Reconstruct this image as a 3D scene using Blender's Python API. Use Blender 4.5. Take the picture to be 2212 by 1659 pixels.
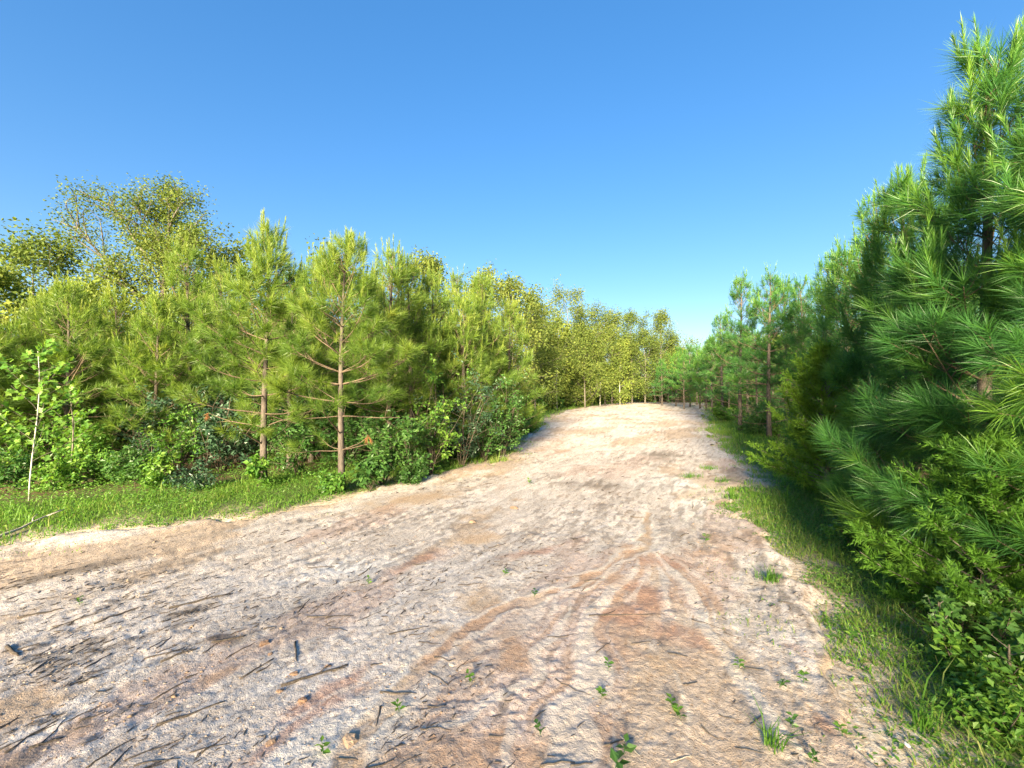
import bpy, math
import numpy as np
from math import radians, sin, cos, pi

sc = bpy.context.scene
for _o in list(bpy.data.objects): bpy.data.objects.remove(_o)
col = sc.collection

# ---------------------------------------------------------------- camera, sky, sun, exposure
F = 430.0            # focal length in pixels of a 1024 px wide picture
HZ = 388.0           # horizon row of that picture
CH = 1.6             # eye height
cam_d = bpy.data.cameras.new('camera')
cam_d.sensor_width = 36.0
cam_d.lens = 36.0 * F / 1024.0
cam_d.clip_start = 0.05
cam_d.clip_end = 2000
cam = bpy.data.objects.new('camera', cam_d); col.objects.link(cam)
cam.location = (0, 0, CH)
cam.rotation_euler = (radians(90) + math.atan((HZ - 384) / F), 0, 0)
sc.camera = cam

SUN_EL = radians(16.0)
SUN_AZ = radians(194.0)          # clockwise from +Y (view direction): from the right, a little behind
w = bpy.data.worlds.new('World'); sc.world = w; w.use_nodes = True
wn = w.node_tree.nodes; wl = w.node_tree.links
for n in list(wn): wn.remove(n)
sky = wn.new('ShaderNodeTexSky'); sky.sky_type = 'NISHITA'; sky.sun_disc = False
sky.sun_elevation = SUN_EL; sky.sun_rotation = SUN_AZ
sky.air_density = 1.0; sky.dust_density = 0.8; sky.ozone_density = 2.6; sky.altitude = 100
bg = wn.new('ShaderNodeBackground'); bg.inputs['Strength'].default_value = 0.073
wo = wn.new('ShaderNodeOutputWorld')
hs = wn.new('ShaderNodeHueSaturation'); hs.inputs['Hue'].default_value = 0.51; hs.inputs['Saturation'].default_value = 1.6     # the camera's vivid rendering of the blue
gm = wn.new('ShaderNodeGamma'); gm.inputs['Gamma'].default_value = 0.65      # the camera's soft tone curve over the whole sky
wl.new(sky.outputs[0], gm.inputs['Color']); wl.new(gm.outputs[0], hs.inputs['Color']); wl.new(hs.outputs[0], bg.inputs[0]); wl.new(bg.outputs[0], wo.inputs[0])

sun_d = bpy.data.lights.new('sun', 'SUN'); sun_d.energy = 5.0; sun_d.angle = radians(15.0)
sun_d.color = (1.0, 0.84, 0.56)
sun = bpy.data.objects.new('sun', sun_d); col.objects.link(sun)
sdir = np.array([sin(SUN_AZ) * cos(SUN_EL), cos(SUN_AZ) * cos(SUN_EL), sin(SUN_EL)])
from mathutils import Vector, Matrix
sun.rotation_euler = Vector(sdir.tolist()).to_track_quat('Z', 'Y').to_euler()
sun.location = (30, -15, 30)

vs = sc.view_settings
vs.view_transform = 'Standard'; vs.look = 'None'; vs.exposure = 2.65; vs.gamma = 1.0
vs.use_curve_mapping = False
sc.render.engine = 'CYCLES'
cy = sc.cycles
cy.max_bounces = 6; cy.diffuse_bounces = 4; cy.glossy_bounces = 2; cy.transmission_bounces = 4; cy.transparent_max_bounces = 4
cy.use_denoising = True; cy.denoising_prefilter = 'NONE'
try: cy.denoiser = 'OPENIMAGEDENOISE'
except Exception: pass
cy.sample_clamp_indirect = 4.0
cy.caustics_reflective = False; cy.caustics_refractive = False

# ---------------------------------------------------------------- small maths
def rng_(s): return np.random.default_rng(s)
def unit(v):
    v = np.asarray(v, float); return v / np.maximum(np.linalg.norm(v, axis=-1, keepdims=True), 1e-9)
def hash2(ix, iy, seed):
    h = (ix.astype(np.int64) * 374761393 + iy.astype(np.int64) * 668265263 + seed * 1442695041) & 0xffffffff
    h = ((h ^ (h >> 13)) * 1274126177) & 0xffffffff
    h = (h ^ (h >> 16)) & 0xffffffff
    return h.astype(np.float64) / 4294967295.0
def vnoise(x, y, seed=0):
    x = np.asarray(x, float); y = np.asarray(y, float)
    ix = np.floor(x); iy = np.floor(y); fx = x - ix; fy = y - iy
    fx = fx * fx * (3 - 2 * fx); fy = fy * fy * (3 - 2 * fy)
    a = hash2(ix, iy, seed); b = hash2(ix + 1, iy, seed); c = hash2(ix, iy + 1, seed); d = hash2(ix + 1, iy + 1, seed)
    return (a * (1 - fx) + b * fx) * (1 - fy) + (c * (1 - fx) + d * fx) * fy
def fbm(x, y, seed=0, o=4):
    s = 0; a = 0.5; t = 0
    for i in range(o):
        s = s + a * vnoise(x * 2 ** i + 13.7 * i, y * 2 ** i - 7.3 * i, seed + i); t += a; a *= 0.5
    return s / t
def smooth(a, b, x):
    t = np.clip((x - a) / (b - a), 0, 1); return t * t * (3 - 2 * t)
def seg_dist(P, A, B):
    d = B - A; t = np.clip(((P - A) @ d) / (d @ d + 1e-12), 0, 1)
    return np.linalg.norm(P - A - t[:, None] * d, axis=1)
def poly_dist(P, pts):
    pts = np.asarray(pts, float); m = np.full(len(P), 1e9)
    for i in range(len(pts) - 1): m = np.minimum(m, seg_dist(P, pts[i], pts[i + 1]))
    return m
def inside(P, poly):
    x, y = P[:, 0], P[:, 1]; r = np.zeros(len(P), bool); n = len(poly)
    for i in range(n):
        (x0, y0), (x1, y1) = poly[i], poly[(i + 1) % n]
        c = ((y0 > y) != (y1 > y)) & (x < (x1 - x0) * (y - y0) / (y1 - y0 + 1e-12) + x0)
        r ^= c
    return r
def at(px, d):                       # world X of a column of the 1024 picture at depth d
    return (px - 512.0) / F * d
def gp(px, py):                      # ground point under a pixel of the 1024 picture
    d = CH * F / max(py - HZ, 2.0); return np.array([at(px, d), d])
def gq(px, py): return gp(px * 0.46293, py * 0.46293)       # the same from a 2212 px wide view

# ---------------------------------------------------------------- the clearing: outline, heights
LEFT_EDGE = [(-22, -9), (-15, -3), (-9.5, 1.4), (-5.5, 4.45), (-3.9, 5.1), (-2.65, 6.5), (-1.37, 8.1), (-0.17, 9.8), (0.3, 13), (1.0, 18), (3.8, 31), (9, 43), (13, 48), (17.7, 50)]
RIGHT_EDGE = [(21.5, 47), (19, 42), (15.2, 34), (9.4, 20.8), (6.3, 13.2), (4.8, 9.2), (3.5, 6.3), (3.0, 5.2), (2.75, 4.4), (2.3, 3.1), (2.12, 2.5), (1.9, 2.0), (1.7, 1.4), (1.2, 0), (0.4, -2), (-2.5, -6), (-9, -14)]
TRACK = LEFT_EDGE + RIGHT_EDGE
def track_sd(x, y):                  # + inside the clearing, - outside
    P = np.stack([np.ravel(x), np.ravel(y)], 1)
    d = poly_dist(P, TRACK + [TRACK[0]]); s = np.where(inside(P, TRACK), d, -d)
    return s.reshape(np.shape(x))
def edge_noise(x, y):
    return 0.75 * (fbm(x * 0.9, y * 0.9, 71, 4) - 0.5) + 0.30 * (vnoise(x * 5, y * 5, 75) - 0.5)
def H0(x, y):                        # broad terrain
    return 0.16 * (fbm(np.asarray(x) * 0.16, np.asarray(y) * 0.16, 5, 3) - 0.5)
HREF = float(H0(0.0, 0.0))
def Hg(x, y): return H0(x, y) - HREF
def Hv(x, y): return float(Hg(np.array([float(x)]), np.array([float(y)]))[0])

# rills and silt, given in world coordinates
RILLS = [([gq(*p) for p in ((1400, 1105), (1392, 1180), (1300, 1240), (1130, 1300), (980, 1370), (900, 1440), (830, 1540), (760, 1640), (650, 1800))], 0.05, 0.022)]
def blob(x, y, c, rx, ry, ang=0.0):
    dx = x - c[0]; dy = y - c[1]; ca, sa = cos(ang), sin(ang)
    u = (dx * ca + dy * sa) / rx; v = (-dx * sa + dy * ca) / ry
    return np.exp(-(u * u + v * v) * 1.2)
SILT = [(gq(1060, 1290), .22, .30, 0.3), (gq(1130, 1400), .16, .30, .2), (gq(1440, 1440), .22, .22, 0), (gq(120, 1500), .42, .16, .5), (gq(50, 1530), .4, .16, .5),
        (gq(1120, 1600), .14, .16, 0), (gq(1180, 1640), .16, .12, 0), (gq(1340, 1260), .2, .35, .4), (gq(880, 1640), .16, .12, 0), (gq(1380, 1200), .16, .4, .3),
        (gq(1030, 1160), .35, .3, 0), (gq(600, 1100), 1.2, .35, .6), (gq(1500, 1600), .12, .2, 0), (gq(520, 1455), .2, .1, .4), (gq(900, 1075), 1.3, .5, .7), (gq(1010, 1400), .12, .25, .3)]
RED = [(gq(1430, 1215), .36, .26, 0.2), (gq(1345, 1330), .36, .30, .3), (gq(1400, 1280), .3, .4, 0), (gq(1480, 1360), .25, .25, 0), (gq(1150, 1195), .5, .12, .6), (gq(740, 1470), .3, .07, .9), (gq(620, 1580), .35, .06, .9),
       (gq(1860, 1610), .12, .1, 0), (gq(900, 1210), .5, .12, .7), (gq(1740, 1400), .1, .08, 0), (gq(480, 1385), .12, .06, .5), (gq(700, 1530), .3, .06, .9)]
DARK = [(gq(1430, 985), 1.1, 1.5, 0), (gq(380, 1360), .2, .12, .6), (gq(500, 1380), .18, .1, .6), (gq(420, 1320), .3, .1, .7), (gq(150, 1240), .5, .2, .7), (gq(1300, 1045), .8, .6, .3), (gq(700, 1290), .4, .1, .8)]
PALE = [(gq(760, 1225), .45, .22, .6), (gq(1610, 1140), .4, .7, 0), (gq(1500, 1060), .7, 1.2, .0), (gq(270, 1460), .25, .12, .5)]
SU = np.array([0.46, 0.888]); SV = np.array([0.888, -0.46])      # scraping direction of the machine and across it

def track_fields(x, y):
    P = np.stack([x, y], 1)
    u = P @ SU; v = P @ SV
    bend = 0.5 * (fbm(x * 0.4, y * 0.4, 31, 2) - 0.5)
    h = Hg(x, y)
    h = h + 0.035 * (fbm(u * 0.55, v * 2.6 + bend * 3, 41, 3) - 0.5)
    streak = fbm(u * 2.2, v * 11 + bend * 8, 43, 3)
    h = h + 0.017 * (streak - 0.5)
    rough = fbm(x * 14, y * 14, 47, 3)
    lumps = fbm(x * 34, y * 34, 49, 2)
    patch = smooth(0.35, 0.65, fbm(x * 1.3, y * 1.3, 53, 3))
    silt = np.zeros(len(x)); red = np.zeros(len(x)); dark = np.zeros(len(x)); pale = np.zeros(len(x)); cut = np.zeros(len(x)); lev = np.zeros(len(x))
    wob = 0.05 * (fbm(x * 5, y * 5, 61, 3) - 0.5)
    wx = x + 0.35 * (fbm(x * 2.5, y * 2.5, 63, 3) - 0.5); wy = y + 0.35 * (fbm(x * 2.5, y * 2.5, 64, 3) - 0.5)
    for pts, wd, dp in RILLS:
        d = poly_dist(np.stack([x + .16 * (fbm(x * 4, y * 4, 161, 3) - .5), y + .16 * (fbm(x * 4, y * 4, 162, 3) - .5)], 1), pts) + wob * 2.6; dp = dp * .34
        cut = np.maximum(cut, dp * (1 - smooth(0, wd, d)))
        lev = np.maximum(lev, (smooth(wd * 0.8, wd * 1.3, d) * (1 - smooth(wd * 1.3, wd * 2.2, d))))
        silt = np.maximum(silt, (1 - smooth(wd * 0.5, wd * 1.3, d)) * np.clip(.45 + 1.1 * fbm(x * 9, y * 9, 164, 3), 0, 1))
    br = fbm(x * 6, y * 6, 65, 4)
    ax = gq(1392, 1165); dx = x - ax[0]; dy = y - ax[1]; rr_ = np.hypot(dx, dy); an = np.arctan2(-dx, -dy) + .38 * (fbm(x * 1.1, y * 1.1, 166, 3) - .5)
    fan = smooth(-.35, 0., an) * (1 - smooth(.6, .85, an)) * smooth(.1, .5, rr_) * (1 - smooth(4.0, 5.5, rr_))
    strand = fbm(an * 19 + .35 * fbm(x * 3, y * 3, 168, 2), rr_ * .9, 167, 4)
    silt = np.maximum(silt, fan * smooth(.50, .60, strand) * (.35 + .75 * (br)))
    lev = np.maximum(lev, fan * (1 - smooth(.38, .45, strand)) * .8)
    cut = cut + .003 * fan * smooth(.45, .62, strand)
    for b in SILT: silt = np.maximum(silt, np.clip(blob(wx, wy, *b) * 1.5 - 0.45 + (br - 0.5) * 1.6, 0, 1))
    for b in RED: red = np.maximum(red, np.clip(blob(wx, wy, *b) * 1.5 - 0.4 + (br - 0.5) * 1.5, 0, 1))
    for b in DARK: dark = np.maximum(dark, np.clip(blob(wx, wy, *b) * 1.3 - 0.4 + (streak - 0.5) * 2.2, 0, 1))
    for b in PALE: pale = np.maximum(pale, blob(wx, wy, *b))
    h = h + (0.021 * (rough - 0.5) * (0.35 + 0.8 * patch) + 0.012 * (lumps - 0.5)) * (1 - 0.45 * silt)
    h = h - cut + 0.003 * lev
    sd = track_sd(x, y)
    h = h + 0.05 * np.exp(-((sd - 0.12) / 0.22) ** 2) * fbm(x * 4, y * 4, 67, 3)
    # dark streaks: shade of small ridges put into the colour, with organic crumbs
    crumb_shade = smooth(0.53, 0.63, fbm(u * 6, v * 21 + bend * 8, 69, 3)) * (0.35 + 0.65 * patch)
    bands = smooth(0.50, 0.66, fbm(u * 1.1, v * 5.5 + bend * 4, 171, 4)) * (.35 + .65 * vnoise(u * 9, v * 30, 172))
    dark = np.clip(np.maximum(dark, np.maximum(0.7 * crumb_shade, .45 * bands) * (1 - silt)), 0, 1)
    silt = np.maximum(silt, .75 * smooth(.54, .66, fbm(u * .45, v * 1.1, 173, 4) + .25 * (br - .5)))
    red = np.maximum(red, .5 * smooth(.60, .70, fbm(u * .5 + 7, v * 1.5, 174, 4) + .2 * (br - .5)))
    return h, silt, red, dark, pale, lev, sd

# ---------------------------------------------------------------- mesh collecting
class Geo:
    def __init__(s): s.V = []; s.Q = []; s.T = []; s.n = 0; s.tint = []
    def add(s, v, quads=None, tris=None, tint=0.5):
        v = np.asarray(v, float).reshape(-1, 3)
        if quads is not None and len(quads): s.Q.append(np.asarray(quads, np.int64).reshape(-1, 4) + s.n)
        if tris is not None and len(tris): s.T.append(np.asarray(tris, np.int64).reshape(-1, 3) + s.n)
        s.V.append(v); s.n += len(v)
        s.tint.append(np.broadcast_to(np.asarray(tint, float), (len(v),)).copy())
        return s
    def tube(s, path, rad, k=6, cap=True, tint=0.5):
        path = np.asarray(path, float); rad = np.broadcast_to(np.asarray(rad, float), (len(path),)); n = len(path)
        t = np.gradient(path, axis=0); t = unit(t)
        ref = np.array([0.31, 0.17, 0.93]) if abs(t[0][2]) < 0.8 else np.array([0.95, 0.2, 0.1])
        a = unit(np.cross(t, ref)); b = np.cross(t, a)
        ang = np.arange(k) * 2 * pi / k
        ring = path[:, None, :] + rad[:, None, None] * (np.cos(ang)[None, :, None] * a[:, None, :] + np.sin(ang)[None, :, None] * b[:, None, :])
        v = ring.reshape(-1, 3); q = []
        i = np.arange(n - 1)[:, None] * k; j = np.arange(k)[None, :]; j2 = (j + 1) % k
        q = np.stack([i + j, i + j2, i + k + j2, i + k + j], -1).reshape(-1, 4)
        tr = None
        if cap:
            v = np.vstack([v, path[:1], path[-1:]]); c0 = n * k; c1 = c0 + 1; jj = np.arange(k); jn = (jj + 1) % k
            tr = np.vstack([np.stack([np.full(k, c0), jn, jj], -1), np.stack([np.full(k, c1), (n - 1) * k + jj, (n - 1) * k + jn], -1)])
        return s.add(v, q, tr, tint)
    def mesh(s, name, mat, smooth_=False, attrs=None):
        V = np.vstack(s.V); me = bpy.data.meshes.new(name)
        Q = np.vstack(s.Q) if s.Q else np.zeros((0, 4), np.int64); T = np.vstack(s.T) if s.T else np.zeros((0, 3), np.int64)
        nl = Q.size + T.size; nf = len(Q) + len(T)
        me.vertices.add(len(V)); me.vertices.foreach_set('co', V.astype(np.float32).ravel())
        me.loops.add(nl); me.loops.foreach_set('vertex_index', np.concatenate([Q.ravel(), T.ravel()]).astype(np.int32))
        me.polygons.add(nf)
        st = np.concatenate([np.arange(len(Q)) * 4, Q.size + np.arange(len(T)) * 3]).astype(np.int32)
        me.polygons.foreach_set('loop_start', st)
        me.polygons.foreach_set('use_smooth', np.full(nf, smooth_))
        at_ = me.attributes.new('tint', 'FLOAT', 'POINT'); at_.data.foreach_set('value', np.concatenate(s.tint).astype(np.float32))
        for k_, a_ in (attrs or {}).items():
            at_ = me.attributes.new(k_, 'FLOAT', 'POINT'); at_.data.foreach_set('value', np.asarray(a_).astype(np.float32))
        me.update(calc_edges=True); me.materials.append(mat)
        return me

def ob(name, me, parent=None, loc=None):
    o = bpy.data.objects.new(name, me); col.objects.link(o)
    if parent is not None: o.parent = parent
    if loc is not None: o.location = [float(c) for c in loc]
    return o
def tag(o, label=None, cat=None, group=None, kind=None):
    if label: o['label'] = label
    if cat: o['category'] = cat
    if group: o['group'] = group
    if kind: o['kind'] = kind
    return o
def thing(name, label, cat, x, y, group=None, rz=0.0, s=1.0, z=None):
    e = ob(name, None, None, (x, y, Hv(x, y) if z is None else z)); e.empty_display_size = 0.2
    e.rotation_euler = (0, 0, rz); e.scale = (s, s, s)
    return tag(e, label, cat, group)

# ---------------------------------------------------------------- materials
def new_mat(name):
    m = bpy.data.materials.new(name); m.use_nodes = True; nt = m.node_tree
    for n in list(nt.nodes): nt.nodes.remove(n)
    out = nt.nodes.new('ShaderNodeOutputMaterial'); return m, nt, out
def ramp(nt, stops, interp='LINEAR'):
    r = nt.nodes.new('ShaderNodeValToRGB'); r.color_ramp.interpolation = interp
    e = r.color_ramp.elements
    while len(e) < len(stops): e.new(0.5)
    for el, (p, c) in zip(e, stops): el.position = p; el.color = (*c, 1)
    return r
def foliage(name, c0, c1, c2, trans=0.4, rough=0.5, spec=0.35, tcol=(1.25, 1.25, 0.6)):
    m, nt, out = new_mat(name); L = nt.links
    a = nt.nodes.new('ShaderNodeAttribute'); a.attribute_name = 'tint'
    oi = nt.nodes.new('ShaderNodeObjectInfo')
    ad = nt.nodes.new('ShaderNodeMath'); ad.operation = 'MULTIPLY_ADD'; ad.inputs[1].default_value = 0.24; ad.inputs[2].default_value = -0.12
    L.new(oi.outputs['Random'], ad.inputs[0])
    su = nt.nodes.new('ShaderNodeMath'); su.operation = 'ADD'; su.use_clamp = True
    L.new(a.outputs['Fac'], su.inputs[0]); L.new(ad.outputs[0], su.inputs[1])
    r = ramp(nt, [(0.0, c0), (0.5, c1), (1.0, c2)]); L.new(su.outputs[0], r.inputs[0])
    p = nt.nodes.new('ShaderNodeBsdfPrincipled'); p.inputs['Roughness'].default_value = rough; p.inputs['Specular IOR Level'].default_value = spec
    L.new(r.outputs[0], p.inputs['Base Color'])
    t = nt.nodes.new('ShaderNodeBsdfTranslucent')
    mx = nt.nodes.new('ShaderNodeMix'); mx.data_type = 'RGBA'; mx.blend_type = 'MULTIPLY'; mx.inputs[0].default_value = 1.0
    L.new(r.outputs[0], mx.inputs[6]); mx.inputs[7].default_value = (*tcol, 1)
    L.new(mx.outputs[2], t.inputs['Color'])
    ms = nt.nodes.new('ShaderNodeMixShader'); ms.inputs[0].default_value = trans
    L.new(p.outputs[0], ms.inputs[1]); L.new(t.outputs[0], ms.inputs[2]); L.new(ms.outputs[0], out.inputs[0])
    return m
def bark(name, c0, c1, scale=9.0, zs=0.35, bump=0.6, rough=0.9):
    m, nt, out = new_mat(name); L = nt.links
    tc = nt.nodes.new('ShaderNodeTexCoord'); mp = nt.nodes.new('ShaderNodeMapping'); mp.inputs['Scale'].default_value = (scale, scale, scale * zs)
    L.new(tc.outputs['Object'], mp.inputs[0])
    n = nt.nodes.new('ShaderNodeTexNoise'); n.inputs['Scale'].default_value = 3.0; n.inputs['Detail'].default_value = 5; n.inputs['Roughness'].default_value = 0.65
    L.new(mp.outputs[0], n.inputs['Vector'])
    r = ramp(nt, [(0.3, c0), (0.68, c1)]); L.new(n.outputs['Fac'], r.inputs[0])
    p = nt.nodes.new('ShaderNodeBsdfPrincipled'); p.inputs['Roughness'].default_value = rough; p.inputs['Specular IOR Level'].default_value = 0.2
    L.new(r.outputs[0], p.inputs['Base Color'])
    b = nt.nodes.new('ShaderNodeBump'); b.inputs['Strength'].default_value = bump; b.inputs['Distance'].default_value = 0.02
    L.new(n.outputs['Fac'], b.inputs['Height']); L.new(b.outputs[0], p.inputs['Normal'])
    L.new(p.outputs[0], out.inputs[0]); return m

M = {}
M['needle'] = foliage('pine_needles', (0.085, 0.165, 0.030), (0.160, 0.252, 0.040), (0.30, 0.355, 0.065), 0.5, 0.42, 0.4)
M['needle_shaded'] = foliage('pine_needles_shade_toned', (0.036, 0.125, 0.038), (0.070, 0.200, 0.040), (0.17, 0.31, 0.035), 0.45, 0.4, 0.45)  # deeper green copy, puts the right side's shade into the needle colour
M['dead_needle'] = foliage('dry_needles', (0.16, 0.07, 0.03), (0.26, 0.12, 0.05), (0.34, 0.18, 0.08), 0.2, 0.7, 0.1, (1, 1, 1))
M['oak'] = foliage('oak_leaves', (0.075, 0.125, 0.028), (0.145, 0.195, 0.042), (0.26, 0.28, 0.065), 0.46, 0.6, 0.2)
M['leaf_yellow'] = foliage('light_leaves', (0.12, 0.18, 0.04), (0.19, 0.25, 0.05), (0.30, 0.32, 0.07), 0.46, 0.6, 0.18)
M['leaf_bright'] = foliage('bright_leaves', (0.06, 0.165, 0.03), (0.115, 0.25, 0.036), (0.21, 0.33, 0.05), 0.46, 0.45, 0.4)
M['leaf_blue'] = foliage('bluish_leaves', (0.028, 0.07, 0.04), (0.048, 0.105, 0.056), (0.09, 0.16, 0.08), 0.35, 0.4, 0.5, (1.1, 1.2, 0.7))  # bluish leaves, darkened so the understory shade sits in the colour
M['leaf_mid'] = foliage('green_leaves', (0.038, 0.105, 0.026), (0.068, 0.165, 0.036), (0.125, 0.235, 0.05), 0.42, 0.42, 0.45)  # green lowered as well, to make the undergrowth look less lit
M['cedar'] = foliage('cedar_sprays', (0.05, 0.14, 0.02), (0.095, 0.21, 0.024), (0.17, 0.29, 0.03), 0.42, 0.55, 0.25)
M['grass'] = foliage('grass_blades', (0.095, 0.225, 0.03), (0.16, 0.31, 0.04), (0.34, 0.35, 0.12), 0.46, 0.5, 0.3)
M['bark_pine'] = bark('pine_bark', (0.05, 0.041, 0.035), (0.15, 0.122, 0.103))
M['bark_young'] = bark('young_pine_bark', (0.085, 0.06, 0.042), (0.20, 0.15, 0.105), 20)
M['bark_grey'] = bark('grey_bark', (0.07, 0.06, 0.05), (0.20, 0.175, 0.145))
M['bark_white'] = bark('white_bark', (0.26, 0.245, 0.20), (0.55, 0.53, 0.46), 6, 1.0, 0.2, 0.7)
M['stick_dark'] = bark('weathered_root', (0.055, 0.043, 0.034), (0.19, 0.155, 0.125), 30, 0.5)
M['stem'] = bark('shrub_stem', (0.05, 0.04, 0.03), (0.14, 0.115, 0.085), 20)
M['stick_pale'] = bark('bleached_wood', (0.30, 0.26, 0.20), (0.55, 0.49, 0.40), 25, 0.5)

def soil_mat():
    m, nt, out = new_mat('sandy_clay'); L = nt.links; N = nt.nodes.new
    tc = N('ShaderNodeTexCoord')
    def noise(scale, det=4, rough=0.6, vec=None):
        n = N('ShaderNodeTexNoise'); n.inputs['Scale'].default_value = scale; n.inputs['Detail'].default_value = det; n.inputs['Roughness'].default_value = rough
        L.new(vec or tc.outputs['Object'], n.inputs['Vector']); return n
    def mix(fac, a, b, bt='MIX'):
        x = N('ShaderNodeMix'); x.data_type = 'RGBA'; x.blend_type = bt
        if isinstance(fac, float): x.inputs[0].default_value = fac
        else: L.new(fac, x.inputs[0])
        for i, c in ((6, a), (7, b)):
            if isinstance(c, tuple): x.inputs[i].default_value = (*c, 1)
            else: L.new(c, x.inputs[i])
        return x.outputs[2]
    def att(n):
        a = N('ShaderNodeAttribute'); a.attribute_name = n; return a.outputs['Fac']
    mp = N('ShaderNodeMapping'); mp.inputs['Rotation'].default_value = (0, 0, -math.atan2(SU[1], SU[0])); 
    L.new(tc.outputs['Object'], mp.inputs[0])
    mp2 = N('ShaderNodeMapping'); mp2.inputs['Scale'].default_value = (1.0, 4.0, 1.0); L.new(mp.outputs[0], mp2.inputs[0])
    n1 = noise(1.1, 5, 0.6); n2 = noise(3.0, 6, 0.7, mp2.outputs[0]); n3 = noise(38, 4, 0.7); n4 = noise(120, 3, 0.7)
    base = ramp(nt, [(0.30, (0.43, 0.335, 0.27)), (0.45, (0.625, 0.55, 0.49)), (0.7, (0.715, 0.645, 0.59))]); L.new(n1.outputs['Fac'], base.inputs[0])
    st = ramp(nt, [(0.33, (0.40, 0.30, 0.22)), (0.46, (0.63, 0.555, 0.495)), (0.65, (0.74, 0.68, 0.63))]); L.new(n2.outputs['Fac'], st.inputs[0])
    mp3 = N('ShaderNodeMapping'); mp3.inputs['Scale'].default_value = (5.0, 20.0, 5.0); L.new(mp.outputs[0], mp3.inputs[0])
    n5 = noise(1.6, 6, 0.72, mp3.outputs[0])
    c = mix(0.55, base.outputs[0], st.outputs[0])
    s5 = ramp(nt, [(0.33, (0.36, 0.31, 0.27)), (0.41, (0.95, 0.94, 0.93)), (0.6, (1.06, 1.06, 1.06))]); L.new(n5.outputs['Fac'], s5.inputs[0])  # fine streaks darkened to carry the shading of small ridges
    c = mix(0.85, c, s5.outputs[0], 'MULTIPLY')
    c = mix(att('pale'), c, mix(0.6, c, (0.86, 0.83, 0.79)))
    sp = ramp(nt, [(0.35, (0.42, 0.34, 0.28)), (0.44, (0.97, 0.96, 0.95)), (0.68, (1.12, 1.12, 1.11))]); L.new(n3.outputs['Fac'], sp.inputs[0])
    c = mix(0.75, c, sp.outputs[0], 'MULTIPLY')
    sp2 = ramp(nt, [(0.34, (0.55, 0.49, 0.43)), (0.44, (1.0, 1.0, 1.0))]); L.new(n4.outputs['Fac'], sp2.inputs[0])
    c = mix(0.7, c, sp2.outputs[0], 'MULTIPLY')
    tan = mix(n3.outputs['Fac'], (0.37, 0.235, 0.13), (0.50, 0.345, 0.21))
    fs = N('ShaderNodeMath'); fs.operation = 'MULTIPLY'; L.new(att('silt'), fs.inputs[0]); fs.inputs[1].default_value = 0.74
    c = mix(fs.outputs[0], c, tan)
    redc = mix(n3.outputs['Fac'], (0.30, 0.115, 0.065), (0.52, 0.30, 0.21))
    fr = N('ShaderNodeMath'); fr.operation = 'MULTIPLY'; L.new(att('red'), fr.inputs[0]); fr.inputs[1].default_value = 0.62
    c = mix(fr.outputs[0], c, redc)
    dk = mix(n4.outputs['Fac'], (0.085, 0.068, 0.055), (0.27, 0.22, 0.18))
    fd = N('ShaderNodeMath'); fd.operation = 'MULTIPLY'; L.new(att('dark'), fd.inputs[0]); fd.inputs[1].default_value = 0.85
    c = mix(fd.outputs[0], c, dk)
    fl = N('ShaderNodeMath'); fl.operation = 'MULTIPLY'; L.new(att('lev'), fl.inputs[0]); fl.inputs[1].default_value = 0.5
    c = mix(fl.outputs[0], c, (0.74, 0.67, 0.58))
    p = N('ShaderNodeBsdfPrincipled'); p.inputs['Roughness'].default_value = 0.95; p.inputs['Specular IOR Level'].default_value = 0.15
    L.new(c, p.inputs['Base Color'])
    ad = N('ShaderNodeMath'); ad.operation = 'MULTIPLY_ADD'; L.new(n4.outputs['Fac'], ad.inputs[0]); ad.inputs[1].default_value = 0.5; L.new(n3.outputs['Fac'], ad.inputs[2])
    b = N('ShaderNodeBump'); b.inputs['Strength'].default_value = 0.9; b.inputs['Distance'].default_value = 0.014
    L.new(ad.outputs[0], b.inputs['Height']); L.new(b.outputs[0], p.inputs['Normal'])
    L.new(p.outputs[0], out.inputs[0]); return m
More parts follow.
